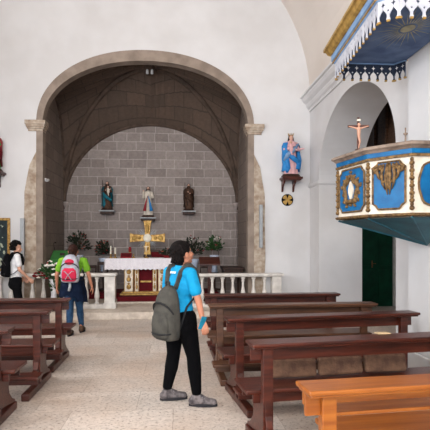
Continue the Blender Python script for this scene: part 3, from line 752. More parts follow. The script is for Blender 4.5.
statue('madonna_statue', 'crowned Madonna statue in a bright blue mantle holding a child', p, .96, 'spink', 'sblue', 'hairb', 'mary', rz=.1)
p = bracket(-3.5, 172, .42, 'carved brown wall bracket at the left edge of the photo')
statue('saint_statue', 'statue in dark red and green robes at the left edge of the photo', p, .9, 'sgreen', 'sred', 'hairb', 'plain')
# consecration cross plaque
x = xat(287.3, YW); z = zat(287, 200, YW)
t = thing('cross_plaque', 'round black and gold cross plaque under the Madonna bracket', 'plaque', (x, YW, z))
MB().plate((0,0,0), (1,0,0), (0,0,1), [(math.cos(2*PI*k/32)*.135, math.sin(2*PI*k/32)*.135) for k in range(32)], .012).build('disc', 'black', t)
cm = MB()
for q in range(4):
    a = PI/4*0+q*PI/2+PI/4
    d1 = Vector((math.cos(a), math.sin(a))); n1 = Vector((-d1.y, d1.x))
    P = [d1*.0+n1*.012, d1*.10+n1*.055, d1*.118+n1*.02, d1*.118-n1*.02, d1*.10-n1*.055, -n1*.012]
    cm.plate((0,-.012,0), (1,0,0), (0,0,1), [tuple(v_) for v_ in P[::-1]], .006)
cm.build('cross', 'ochre', t)
# framed painting at far left
px0, px1 = -16, 10.5; x0, x1 = xat(px0, YW), xat(px1, YW); z0, z1 = zat(0, 271, YW), zat(0, 218, YW)
t = thing('framed_painting', 'gold-framed dark painting hanging left of the chancel arch', 'painting', ((x0+x1)/2, YW, z0))
w = (x1-x0)/2; hh = z1-z0
f = MB(); fw = .055
f.box(-w,w,-.05,0,0,fw).box(-w,w,-.05,0,hh-fw,hh).box(-w,-w+fw,-.05,0,fw,hh-fw).box(w-fw,w,-.05,0,fw,hh-fw); f.build('frame', 'gold', t, bevel=.01)
MB().box(-w+fw,w-fw,-.02,0,fw,hh-fw).build('canvas', 'canvas', t)
mo = MB(); r = random.Random(4)
for k in range(16): 
    a = r.uniform(0,6.28); mo.ell((r.uniform(-w+.12,w-.1), -.022, r.uniform(hh*.62,hh*.9)), (.012,.003,.012), seg=8, rings=5)
for k in range(26):
    mo.ell((w-.12-r.uniform(0,.2), -.022, r.uniform(.12,hh*.5)), (r.uniform(.02,.04),.004,r.uniform(.02,.06)), rot=(0,r.uniform(-1,1),0), seg=8, rings=5)
mo.build('painted_blooms', 'paint2', t)
# loudspeaker columns beside the jambs
def spk(px, p0, p1, w, label):
    z0, z1 = zat(px, p1, YW), zat(px, p0, YW)
    t = thing('loudspeaker_column', label, 'loudspeaker', (xat(px, YW), YW, z0), group='column loudspeakers beside the arch')
    MB().box(-w/2, w/2, -.12, -.03, 0, z1-z0).build('housing', 'greyp', t, bevel=.008)
    MB().box(-.02, .02, -.03, 0, .2, .26).box(-.02,.02,-.03,0,z1-z0-.26,z1-z0-.2).build('bracket', 'greyp', t)
spk(23.6, 218.5, 261, .085, 'slim grey column loudspeaker left of the chancel arch')
spk(260.3, 205, 247.5, .07, 'slim grey column loudspeaker right of the chancel arch')
cc = atD(42.5, 181, 11.35); xj = XC-INR
t = thing('security_camera', 'small white security camera on the left arch jamb', 'camera', (xj, YW+.2, cc.z))
MB().box(0,.015,-.035,.035,-.035,.035).tube([(.01,0,0),(.05,0,-.01)], .012, 8).build('mount', 'plastic', t)
MB().cap((.05,.05,.0),(.06,-.08,-.02),.032,.032).build('body', 'plastic', t, smooth=True)
MB().lathe([(.02,0),(.02,.012)], (.062,-.118,-.022), 10).build('lens', 'black', t)

# =====================================================================
# PULPIT AND CANOPY
# =====================================================================
pA = atD(338.5, 167, 5.87); pB = atD(368.5, 158, 5.25); pC = atD(412, 152, 4.9)
PL = [(XP, pA.y+.36), (pA.x+.33, pA.y+.36), (pA.x, pA.y), (pB.x, pB.y), (pC.x, pC.y), (XP, pC.y)]
ZB = H+(HY-214)/F*4.9; ZTP = H+(HY-153)/F*4.9
PX = Vector((XP, 5.4, 0)); LX = (PX.x, PX.y)
t = thing('pulpit', 'blue and cream panelled wooden pulpit with gilded ornaments on the right pier', 'pulpit', (PX.x, PX.y, 0))
def rel(pts): return [(p[0]-PX.x, p[1]-PX.y) for p in pts]
R = rel(PL)[::-1]     # travelling so that left of travel points outwards
n0 = len(R)
MB().sweep(R, [(-.04,ZB),(0,ZB),(0,ZTP),(-.04,ZTP)]).build('body', 'cream', t)
MB().sweep(R, [(-.06,ZTP+.0),(.02,ZTP),(.025,ZTP+.045),(-.06,ZTP+.045)]).build('frieze', 'blue', t)
MB().sweep(R, [(-.09,ZTP+.045),(.03,ZTP+.045),(.05,ZTP+.065),(.075,ZTP+.08),(.075,ZTP+.105),(.055,ZTP+.115),(-.09,ZTP+.115)]).build('rim', 'rimc', t, bevel=.004)
MB().sweep(R, [(-.05,ZTP-.03),(.03,ZTP-.03),(.03,ZTP-.005),(-.05,ZTP-.005)]).build('upper_moulding', 'oldgold', t)
MB().sweep(R, [(-.05,ZB-.02),(.02,ZB-.018),(.032,ZB-.008),(.032,ZB+.004),(.012,ZB+.014),(-.05,ZB+.014)]).build('lower_moulding', 'oldgold', t)
und = MB(); apx = atD(427, 245, dep(XP, 5.42))-Vector((PX.x, PX.y, 0))
bas = [Vector((x, y, ZB-.03)) for x, y in R]
c_ = Vector((0, .1, ZB-.03))
for a, b in zip(bas, bas[1:]): und.mesh([a, b, apx], [(0,1,2)])
und.mesh([bas[-1], bas[0], apx], [(0,1,2)]); und.mesh(bas, [tuple(range(len(bas)))])
und.build('underside', 'teal', t)
# mouldings running down the underside's edges
for a in bas[1:-1]:
    und = MB().tube([a, apx], .012, 6); und.build('underside_rib', 'teal', t)
def face(i):   # between PL[i] and PL[i+1], seen from outside: left to right on the picture
    a, b = [Vector((q[0]-PX.x, q[1]-PX.y, 0)) for q in (PL[i], PL[i+1])]
    u_ = (b-a).normalized(); n_ = u_.cross(Vector((0,0,1))); return (a+b)/2, u_, n_, (b-a).length
HB = ZTP-ZB
def notched(w, h, nt=.05): return [(-w+nt,-h),(w-nt,-h),(w-nt*.6,-h+nt*.6),(w,-h+nt),(w,h-nt),(w-nt*.6,h-nt*.6),(w-nt,h),(-w+nt,h),(-w+nt*.6,h-nt*.6),(-w,h-nt),(-w,-h+nt),(-w+nt*.6,-h+nt*.6)]
def loop3(pts, o, u_, n_, r, z0, off): return [o+u_*a+Vector((0,0,z0+b))+n_*off for a, b in pts+[pts[0], pts[1]]]
for i in range(5):
    o, u_, n_, L = face(i); zc = (ZB+ZTP)/2; w = L/2-.06; h = HB/2-.06
    if i == 4:
        pts = []
        for k in range(40):
            a = 2*PI*k/40; rr = 1-.10*math.cos(4*a)**2+.07*math.cos(8*a)
            x_, y_ = w*1.02*math.copysign(abs(math.cos(a))**.75, math.cos(a))*rr, h*1.02*math.copysign(abs(math.sin(a))**.75, math.sin(a))*rr
            pts.append((x_, y_))
    else: pts = notched(w, h, .06)
    pan = MB().plate(o+n_*.001+Vector((0,0,zc)), u_, (0,0,1), pts, .014).build('panel', 'blue', t)
    MB().tube(loop3(pts, o, u_, n_, 0, zc, .016), .011, 6).build('panel_border', 'oldgold', pan)
    orn = MB(); r = random.Random(i)
    def q(a, b, off=.02): return o+u_*a+Vector((0,0,zc+b))+n_*off
    if i == 2:      # oval garland round a cream mirror
        for k in range(28):
            a = 2*PI*k/28; rr = 1+.10*math.sin(5*a)
            orn.ell(q(w*.52*math.cos(a)*rr, h*.58*math.sin(a)*rr), (.026,.026,.04), rot=(0,a,0), seg=8, rings=6)
            if k % 2: orn.ell(q(w*.72*math.cos(a)*rr, h*.76*math.sin(a)*rr, .018), (.018,.018,.028), rot=(0,a,0), seg=8, rings=6)
        orn.build('garland', 'oldgold', pan, smooth=True)
        MB().plate(q(0,0,.015), u_, (0,0,1), [(.048*math.cos(2*PI*k/24)*(1+.1*math.cos(4*PI*k/12)), .10*math.sin(2*PI*k/24)) for k in range(24)], .012).build('medallion', 'cream', pan)
    elif i in (3, 1):    # hanging acanthus
        for s in (-1, 1):
            for j, (bx, L1) in enumerate(((.02,.30),(.062,.25),(.104,.17),(.146,.10))):
                P_ = [q(s*bx*.8, h*.92), q(s*bx*1.15, h*.92-L1*.4, .035), q(s*bx*1.0, h*.92-L1*.8, .03), q(s*bx*.6, h*.92-L1*1.05, .02)]
                orn.tube(P_, [.012,.019,.013,.004], 8)
            for j in range(4): orn.ell(q(s*(.06+.03*j), h*.80-j*.012, .03), (.02,.02,.028), seg=8, rings=6)
            orn.tube([q(s*.02,h*.3),q(s*.055,h*.12,.03),q(s*.06,h*.28,.03)], [.012,.014,.005], 6)
        orn.tube([q(0,h*.95),q(0,h*.4,.04),q(0,h*.0,.03),q(0,-h*.18,.02)], [.014,.022,.016,.005], 8)
        orn.build('acanthus_ornament', 'oldgold', pan, smooth=True)
    else:
        orn.bm.free()
for i in range(1, 5):
    a = Vector((PL[i][0]-PX.x, PL[i][1]-PX.y, 0)); 
    o1 = face(i-1)[2]; o2 = face(i)[2]; d_ = (o1+o2).normalized()
    cl_ = MB()
    for k in range(14):
        z_ = ZB+.06+(HB-.12)*k/13; cl_.ell(a+d_*.008+Vector((0,0,z_)), (.019 if k % 2 else .026, .019 if k % 2 else .026, .024), seg=10, rings=6)
    cl_.build('corner_column', 'oldgold', t, smooth=True)
# crucifix on the rim, small finial
cz = ZTP+.115; ca = atD(358.3, 156, 5.50)
t = thing('pulpit_crucifix', 'wooden crucifix with a pale figure standing on the pulpit rim', 'crucifix', (ca.x, ca.y, cz), -T-.05)
hc = .385
MB().box(-.035,.035,-.03,.03,0,.03).box(-.013,.013,-.01,.01,.03,hc).box(-.115,.115,-.01,.01,hc*.70,hc*.70+.028).build('cross', 'wood', t, bevel=.003)
cf = MB().cap((0,-.025,.255),(0,-.03,.17),.022,.016).cap((0,-.03,.17),(.008,-.042,.105),.016,.012).cap((.008,-.042,.105),(0,-.022,.04),.011,.008).ell((.0,-.035,.295),.018)
for s in (-1,1): cf.cap((s*.02,-.025,.255),(s*.06,-.022,.268),.010,.008).cap((s*.06,-.022,.268),(s*.105,-.018,.28),.008,.006)
cf.blend('figure', 'skinb', t, .004, 2)
MB().box(-.02,.02,-.022,-.01,hc*.88,hc*.93).build('title_plate', 'ivory', t)
ca = atD(405.5, 141, 5.02)
t = thing('brass_candle_pricket', 'small tarnished candle pricket on the pulpit rim', 'candle holder', (ca.x, ca.y, cz))
MB().lathe([(.03,0),(.03,.01),(.008,.025),(.008,.08),(.022,.095),(.022,.105),(.006,.11),(.006,.16)], (0,0,0), 12).build('stem', 'rimc', t, smooth=True)

# canopy
cF = atD(335.5, 79, 6.35); cB = atD(379, 23, 4.70); cCc = atD(398, 20, 4.60)
KP = [(XP-.02, cF.y-.16), (XP-.10, cF.y), (cF.x, cF.y), (cB.x, cB.y+.02), (cCc.x, cCc.y-.02), (XP-.02, cCc.y-.02)]
ZF = H+161/F*6.35
t = thing('pulpit_canopy', 'blue and gilt wooden sounding board with a pierced white fringe above the pulpit', 'canopy', (PX.x, PX.y, ZF))
K = rel(KP)[::-1]
fr_h = .205; zt_ = fr_h
MB().sweep(K, [(-.03,zt_),(.01,zt_),(.03,zt_+.02),(.03,zt_+.035),(.045,zt_+.04),(.045,zt_+.115),(-.03,zt_+.115)]).build('frieze', 'lblue', t)
MB().sweep(K, [(-.03,zt_+.012),(.036,zt_+.012),(.036,zt_+.026),(-.03,zt_+.026)]).build('fillet', 'ochre', t)
MB().sweep(K, [(-.03,zt_+.11),(.055,zt_+.11),(.085,zt_+.13),(.105,zt_+.17),(.13,zt_+.18),(.13,zt_+.22),(-.03,zt_+.22)]).build('crown_moulding', 'ochre', t, bevel=.005)
ceil_ = MB(); bot = [(x, y, zt_+.01) for x, y in K]; bot2 = [(x, y, zt_+.05) for x, y in K]
m_ = len(K); ceil_.mesh(bot+bot2, [tuple(range(m_)), tuple(range(2*m_-1, m_-1, -1))]+[(k, (k+1)%m_, m_+(k+1)%m_, m_+k) for k in range(m_)]); ceil_.build('ceiling_board', 'cblue', t)
# painted sunburst on the board
sb = MB(); sxy = Vector(((cF.x+XP)/2-PX.x, (cF.y+cCc.y)/2-.2-PX.y))
for k in range(28):
    a = 2*PI*k/28; L1 = .36 if k % 2 else .28
    sb.mesh([(sxy.x+math.cos(a-.07)*.09, sxy.y+math.sin(a-.07)*.13, zt_+.006),(sxy.x+math.cos(a+.07)*.09, sxy.y+math.sin(a+.07)*.13, zt_+.006),(sxy.x+math.cos(a)*L1, sxy.y+math.sin(a)*L1*1.7, zt_+.007)], [(0,1,2)])
sb.mesh([(sxy.x+math.cos(2*PI*k/20)*.07, sxy.y+math.sin(2*PI*k/20)*.10, zt_+.005) for k in range(20)], [tuple(range(20))])
sb.build('sunburst', 'sun', t)
# crown above
cr = MB(); KC = Vector((sum(x for x, y in K)/m_, sum(y for x, y in K)/m_, 0))
lv = [(1.0,.22),(.9,.30),(.78,.34),(.6,.5),(.35,.72),(.12,.85)]
RG = [[(KC.x+(x-KC.x)*s, KC.y+(y-KC.y)*s, zt_+z) for x, y in K] for s, z in lv]
for A, B in zip(RG, RG[1:]):
    for k in range(m_): cr.mesh([A[k], A[(k+1)%m_], B[(k+1)%m_], B[k]], [(0,1,2,3)])
cr.mesh(RG[-1], [tuple(range(m_))]); cr.build('crown', 'lblue', t)
# pierced fringe: one board per side, cut as a filled outline with holes
def fringe(a, b, nm='fringe'):
    a = Vector((a[0], a[1], 0)); b = Vector((b[0], b[1], 0)); L = (b-a).length; u_ = (b-a).normalized(); n = max(1, round(L/.118)); pw = L/n
    cu = bpy.data.curves.new('c', 'CURVE'); cu.dimensions = '2D'; cu.fill_mode = 'BOTH'; cu.extrude = .006
    def spl(pts):
        s = cu.splines.new('POLY'); s.points.add(len(pts)-1)
        for p, q in zip(s.points, pts): p.co = (q[0], q[1], 0, 1)
        s.use_cyclic_u = True
    out = [(0, fr_h), (0, .02)]
    tw = .013
    for i in range(n):
        x0, x1 = i*pw, (i+1)*pw
        c0 = [(x0+.004, .0), (x0+tw, .0), (x0+tw*1.5, .02), (x0+tw, .035), (x0+tw, .06)]
        ar = []
        for k in range(1, 8):
            s_ = k/8; xx = x0+tw+(pw-2*tw)*s_; ar.append((xx, .06+.045*(1-abs(2*s_-1)**2.0)+(.016 if k == 4 else 0)))
        c1 = [(x1-tw, .06), (x1-tw, .035), (x1-tw*1.5, .02), (x1-tw, 0), (x1-.004, 0)]
        out += c0+ar+c1
        if i < n-1: out += []
    out += [(L, .02), (L, fr_h)]
    spl(out)
    for i in range(n):
        c = (i+.5)*pw; zc = .158; r1 = .026
        spl([(c+(r1 if k % 2 == 0 else r1*.42)*math.cos(PI/4*k+PI/2), zc+(r1*1.2 if k % 2 == 0 else r1*.42)*math.sin(PI/4*k+PI/2)) for k in range(8)])
        if i < n-1:
            c2 = (i+1)*pw; spl([(c2+.010*math.cos(PI/3*k),   .100+.010*math.sin(PI/3*k)) for k in range(6)])
    o = bpy.data.objects.new('c', cu); C.objects.link(o)
    dg = bpy.context.evaluated_depsgraph_get(); dg.update()
    me = bpy.data.meshes.new_from_object(o.evaluated_get(dg)); bpy.data.objects.remove(o); bpy.data.curves.remove(cu)
    up = Vector((0,0,1)); nn = u_.cross(up)
    Mx = Matrix(((u_.x, up.x, nn.x, a.x), (u_.y, up.y, nn.y, a.y), (u_.z, up.z, nn.z, 0), (0,0,0,1)))
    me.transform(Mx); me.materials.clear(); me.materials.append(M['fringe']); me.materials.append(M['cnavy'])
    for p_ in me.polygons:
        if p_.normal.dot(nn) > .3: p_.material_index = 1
    f = bpy.data.objects.new(nm, me); C.objects.link(f); f.parent = t
    tip = MB()
    for i in range(n+1):
        p = a+u_*min(max(i*pw, .012), L-.012); tip.box(-.015,.015,-.010,.010,-.004,.015, Matrix.Translation(p) @ Matrix.Rotation(math.atan2(u_.y, u_.x), 4, 'Z'))
    tip.build('gilt_tips', 'ochre', f)['kind'] = 'stuff'
for a, b in zip(K, K[1:]): fringe(a, b)

# =====================================================================
# PEWS
# =====================================================================
def pew(name, label, cx, cy, L, rz, m, grp, hz=.85, inset=.14, kneeler=True, shelf=False):
    sz = .05 if shelf else 0
    t = thing(name, label, 'pew', (cx, cy, 0), rz, group=grp); h = L/2
    rail = MB().box(-h, h, -.12, .09, hz-.026, hz).box(-h+.012, h-.012, -.105, .075, hz-.042, hz-.026).build('top_rail', m, t, bevel=.011)
    if shelf:
        MB().box(-h+.02, h-.02, .015, .04, hz-.11, hz-.04).box(-h+.02, -h+.11, -.012, .014, hz-.16, hz-.04).box(h-.11, h-.02, -.012, .014, hz-.16, hz-.04).build('back_panel', m, t, bevel=.004)
        MB().box(-h+.18, h-.18, .0, .20, hz-.175, hz-.155).build('book_shelf', m, t, bevel=.005)
    else: MB().box(-h+.02, h-.02, .015, .04, hz-.15, hz-.04).build('back_panel', m, t, bevel=.004)
    MB().box(-h+sz*5, h-sz*5, .06+sz, .44, .43+sz, .465+sz).build('seat', m, t, bevel=.01)
    MB().box(-h+.06+sz*5, h-.06-sz*5, .385, .41, .33, .43).box(-h+.06+sz*5, h-.06-sz*5, .08, .105, .36, .43).build('seat_apron', m, t, bevel=.004)
    if kneeler:
        MB().box(-h+.02, h-.02, -.44, -.22, .20, .235).build('kneeler', m, t, bevel=.01)
        MB().box(-h+.06, h-.06, -.30, -.275, .12, .20).build('kneeler_apron', m, t, bevel=.004)
    for x in (-h+inset, h-inset):
        MB().box(x-.04, x+.04, -.045, .015, .05, hz-.04).build('post', m, t, bevel=.005)
        cur = [(-.42,.07)]
        s_ = [(.44,.07),(.44,.10),(.36,.13),(.28,.20),(.26,.27),(.30,.35),(.42,.40),(.42,.43),(-.045,.43),(-.05,.30),(-.09,.22),(-.20,.20),(-.40,.20)]
        MB().plate((x-.025, 0, 0), (0,1,0), (0,0,1), s_, .05).build('end_bracket', m, t, bevel=.004)
        MB().box(x-.04, x+.04, -.46, .46, 0, .075).build('foot', m, t, bevel=.012)
    return t
G1 = 'pews on the right of the aisle'; G2 = 'pews on the left of the aisle'
def pew_r(pxl, py, pxr, pyr, label, m, L=2.06, hz=.85, grp=G1, kn=True, shelf=False):
    dl = (H-hz)*F/(py-HY); dr = (H-hz)*F/(pyr-HY)
    a = atD(pxl, py, dl); b = atD(pxr, pyr, dr); d = b-a; rz = math.atan2(d.y, d.x)
    u_ = Vector((math.cos(rz), math.sin(rz), 0)); c = a+u_*L/2
    back = Vector((-u_.y, u_.x, 0))*.12
    return pew('church_pew', label, c.x+back.x, c.y+back.y, L, rz, m, grp, hz, kneeler=kn, shelf=shelf)
pew_r(204.5, 295.0, 337, 293.6, 'dark mahogany pew nearest the right balustrade', 'wood', 1.95)
pew_r(209, 305.5, 373, 303.5, 'lighter walnut-brown pew, second from the right balustrade', 'woodb', 2.04)
P3 = pew_r(228, 319, 418, 312.8, 'dark mahogany pew between the walnut-brown pew and the one with brown cushions', 'wood', 2.07)
P4 = pew_r(253, 345, 430, 337, 'dark mahogany pew carrying three brown cushions on its seat', 'wood', 2.1)
P5 = pew_r(309.5, 392, 430, 385, 'glossy orange-varnished pew in the right foreground', 'woodo', 2.1, kn=False, shelf=True)
def pew_l(pxr, py, label, slope=.0):
    hz = .85; D = (H-hz)*F/(py-HY); b = atD(pxr, py, D); L = 2.1; rz = slope
    u_ = Vector((math.cos(rz), math.sin(rz), 0)); c = b-u_*L/2+Vector((-u_.y, u_.x, 0))*.12
    return pew('church_pew', label, c.x, c.y, L, rz, 'wood', G2)
pew_l(68, 299.5, 'left-hand pew nearest the left balustrade, beside the woman in green')
pew_l(48, 311.5, 'left-hand pew in the middle of the three')
pew_l(8, 330, 'left-hand pew nearest the camera, mostly cut off by the left edge')
# cushions on the seat of the fourth pew
bpy.context.view_layer.update()
for i, (xa, xb, tl) in enumerate(((-.79,-.38,.02),(-.36,.04,-.01),(.06,.45,.025))):
    lab = ('brown kneeling cushion on the pew seat, left of three', 'brown kneeling cushion on the pew seat, middle of three', 'brown kneeling cushion on the pew seat, right of three')[i]
    c = MB().box(-(xb-xa)/2, (xb-xa)/2, -.03, .03, 0, .155).build('kneeling_cushion', 'cush', bevel=.022)
    M4 = P4.matrix_world @ Matrix.Translation(((xa+xb)/2, .30, .473+.005)) @ Matrix.Rotation(tl, 4, 'Y') @ Matrix.Rotation(-.18, 4, 'X')
    c.matrix_world = M4; tag(c, lab, 'cushion', 'cushions on the pew seat')
c = MB().box(-.055, .055, -.035, .035, 0, .006).build('paper_card', 'card'); 
ca = atD(382.5, 334.8, 750/2/(335-HY)+.06); c.location = (ca.x, ca.y, .852); c.rotation_euler = (0,0,P4.rotation_euler.z); tag(c, 'small pale card lying on the top rail of a pew', 'card')

# =====================================================================
# PEOPLE
# =====================================================================
def V(*a): return Vector(a)
def hand(mb, wrist, d, palm_n, side, s=1.0, curl=.6):
    """palm, four fingers of unequal length with knuckle bends and a thumb from the palm's side"""
    d = d.normalized(); palm_n = (palm_n-d*palm_n.dot(d)).normalized(); w = d.cross(palm_n)*side
    k = wrist+d*.085*s
    for j in range(4):
        off = w*(.030-.020*j)*s; mb.cap(wrist+d*.01*s+off*.6, k+off, .013*s, .011*s)
    for j, Lf in enumerate((.068,.078,.072,.055)):
        p = k+w*(.030-.020*j)*s; dirn = d.copy()
        for q, fr_ in enumerate((.45,.32,.23)):
            ax = d.cross(palm_n).normalized(); dirn = Matrix.Rotation(-curl*(.5+.35*q)*(1 if True else 1), 3, ax) @ dirn if False else (dirn+palm_n*curl*.55*(1+.3*q)).normalized()
            e = p+dirn*Lf*fr_*s; mb.cap(p, e, (.0095-.001*q)*s, (.0088-.001*q)*s); p = e
    p = wrist+d*.02*s+w*.028*s; e = p+(d*.5+w*.8+palm_n*.35).normalized()*.038*s; mb.cap(p, e, .013*s, .011*s)
    f_ = e+(d*.85+w*.25+palm_n*.5).normalized()*.032*s; mb.cap(e, f_, .0105*s, .009*s)
def head(mb, c, R, s=1.0):
    def q(x, y, z): return c+R@Vector((x*s, y*s, z*s))
    er = R.to_euler()
    mb.ell(c+R@V(0,-.012*s,.022*s), (.076*s,.094*s,.088*s), er)       # skull
    mb.ell(c+R@V(0,.022*s,-.030*s), (.060*s,.066*s,.080*s), er)       # face
    mb.ell(q(0,.058,-.092), (.026*s,.024*s,.020*s), er)               # chin
    mb.cap(q(-.045,.0,-.07), q(-.012,.056,-.094), .02*s, .016*s); mb.cap(q(.045,.0,-.07), q(.012,.056,-.094), .02*s, .016*s)
    mb.cap(q(0,.085,.0), q(0,.105,-.034), .008*s, .013*s)             # nose
    mb.ell(q(0,.088,-.062), (.022*s,.010*s,.006*s), er); mb.ell(q(0,.087,-.071), (.019*s,.010*s,.006*s), er)  # lips
    mb.cap(q(-.03,.066,.024), q(.03,.066,.024), .014*s)
    for sx in (-1,1):
        mb.ell(q(sx*.078,-.002,-.012), (.009*s,.020*s,.032*s), er)    # ears
        mb.ell(q(sx*.042,.058,-.03), (.022*s,.022*s,.022*s), er)      # cheeks
def eyes(c, R, s, parent):
    w = MB(); b = MB()
    for sx in (-1,1):
        w.ell(c+R@V(sx*.031*s,.068*s,.004*s), (.011*s,.008*s,.005*s)); b.ell(c+R@V(sx*.031*s,.0735*s,.004*s), .0035*s)
    w.build('eyes', 'ceramic2', parent, smooth=True); b.build('pupils', 'black', parent, smooth=True)
def shoe(parent, ankle, d, m='shoe', s=1.0):
    """ankle point on the ground, d = toe direction (unit, horizontal)"""
    a = math.atan2(d.y, d.x); Mx = Matrix.Translation(Vector((ankle.x, ankle.y, ankle.z))) @ Matrix.Rotation(a, 4, 'Z')
    def q(x, y, z): return Mx @ Vector((x*s, y*s, z*s))
    u_ = MB(); u_.cap(q(-.035,0,.045), q(.06,0,.045), .038*s, .038*s); u_.cap(q(.06,0,.045), q(.15,0,.036), .038*s, .032*s); u_.cap(q(-.02,0,.06), q(.0,0,.095), .040*s, .038*s); u_.cap(q(.01,0,.085), q(.08,0,.055), .034*s, .03*s)
    o = u_.blend('shoe', m, parent, .007*s, 3)
    so = MB(); pts = []
    for k in range(24):
        t_ = 2*PI*k/24; x_ = .058+.128*math.cos(t_); w_ = .042+.006*math.cos(t_)-.006*math.sin(t_*2)**2
        pts.append(q(x_, w_*math.sin(t_), 0))
    top_ = [p+Vector((0,0,.026*s)) for p in pts]
    so.mesh(pts+top_, [tuple(range(23,-1,-1)), tuple(range(24,48))]+[(k,(k+1)%24,24+(k+1)%24,24+k) for k in range(24)])
    so.build('sole', 'sole', o, bevel=.004)
    ta = MB()
    for k in range(4): ta.tube([q(.03+.022*k,-.026,.098-.014*k), q(.035+.022*k,0,.106-.014*k), q(.03+.022*k,.026,.098-.014*k)], .004*s, 5)
    ta.build('laces', 'lgrey', o)
    return o

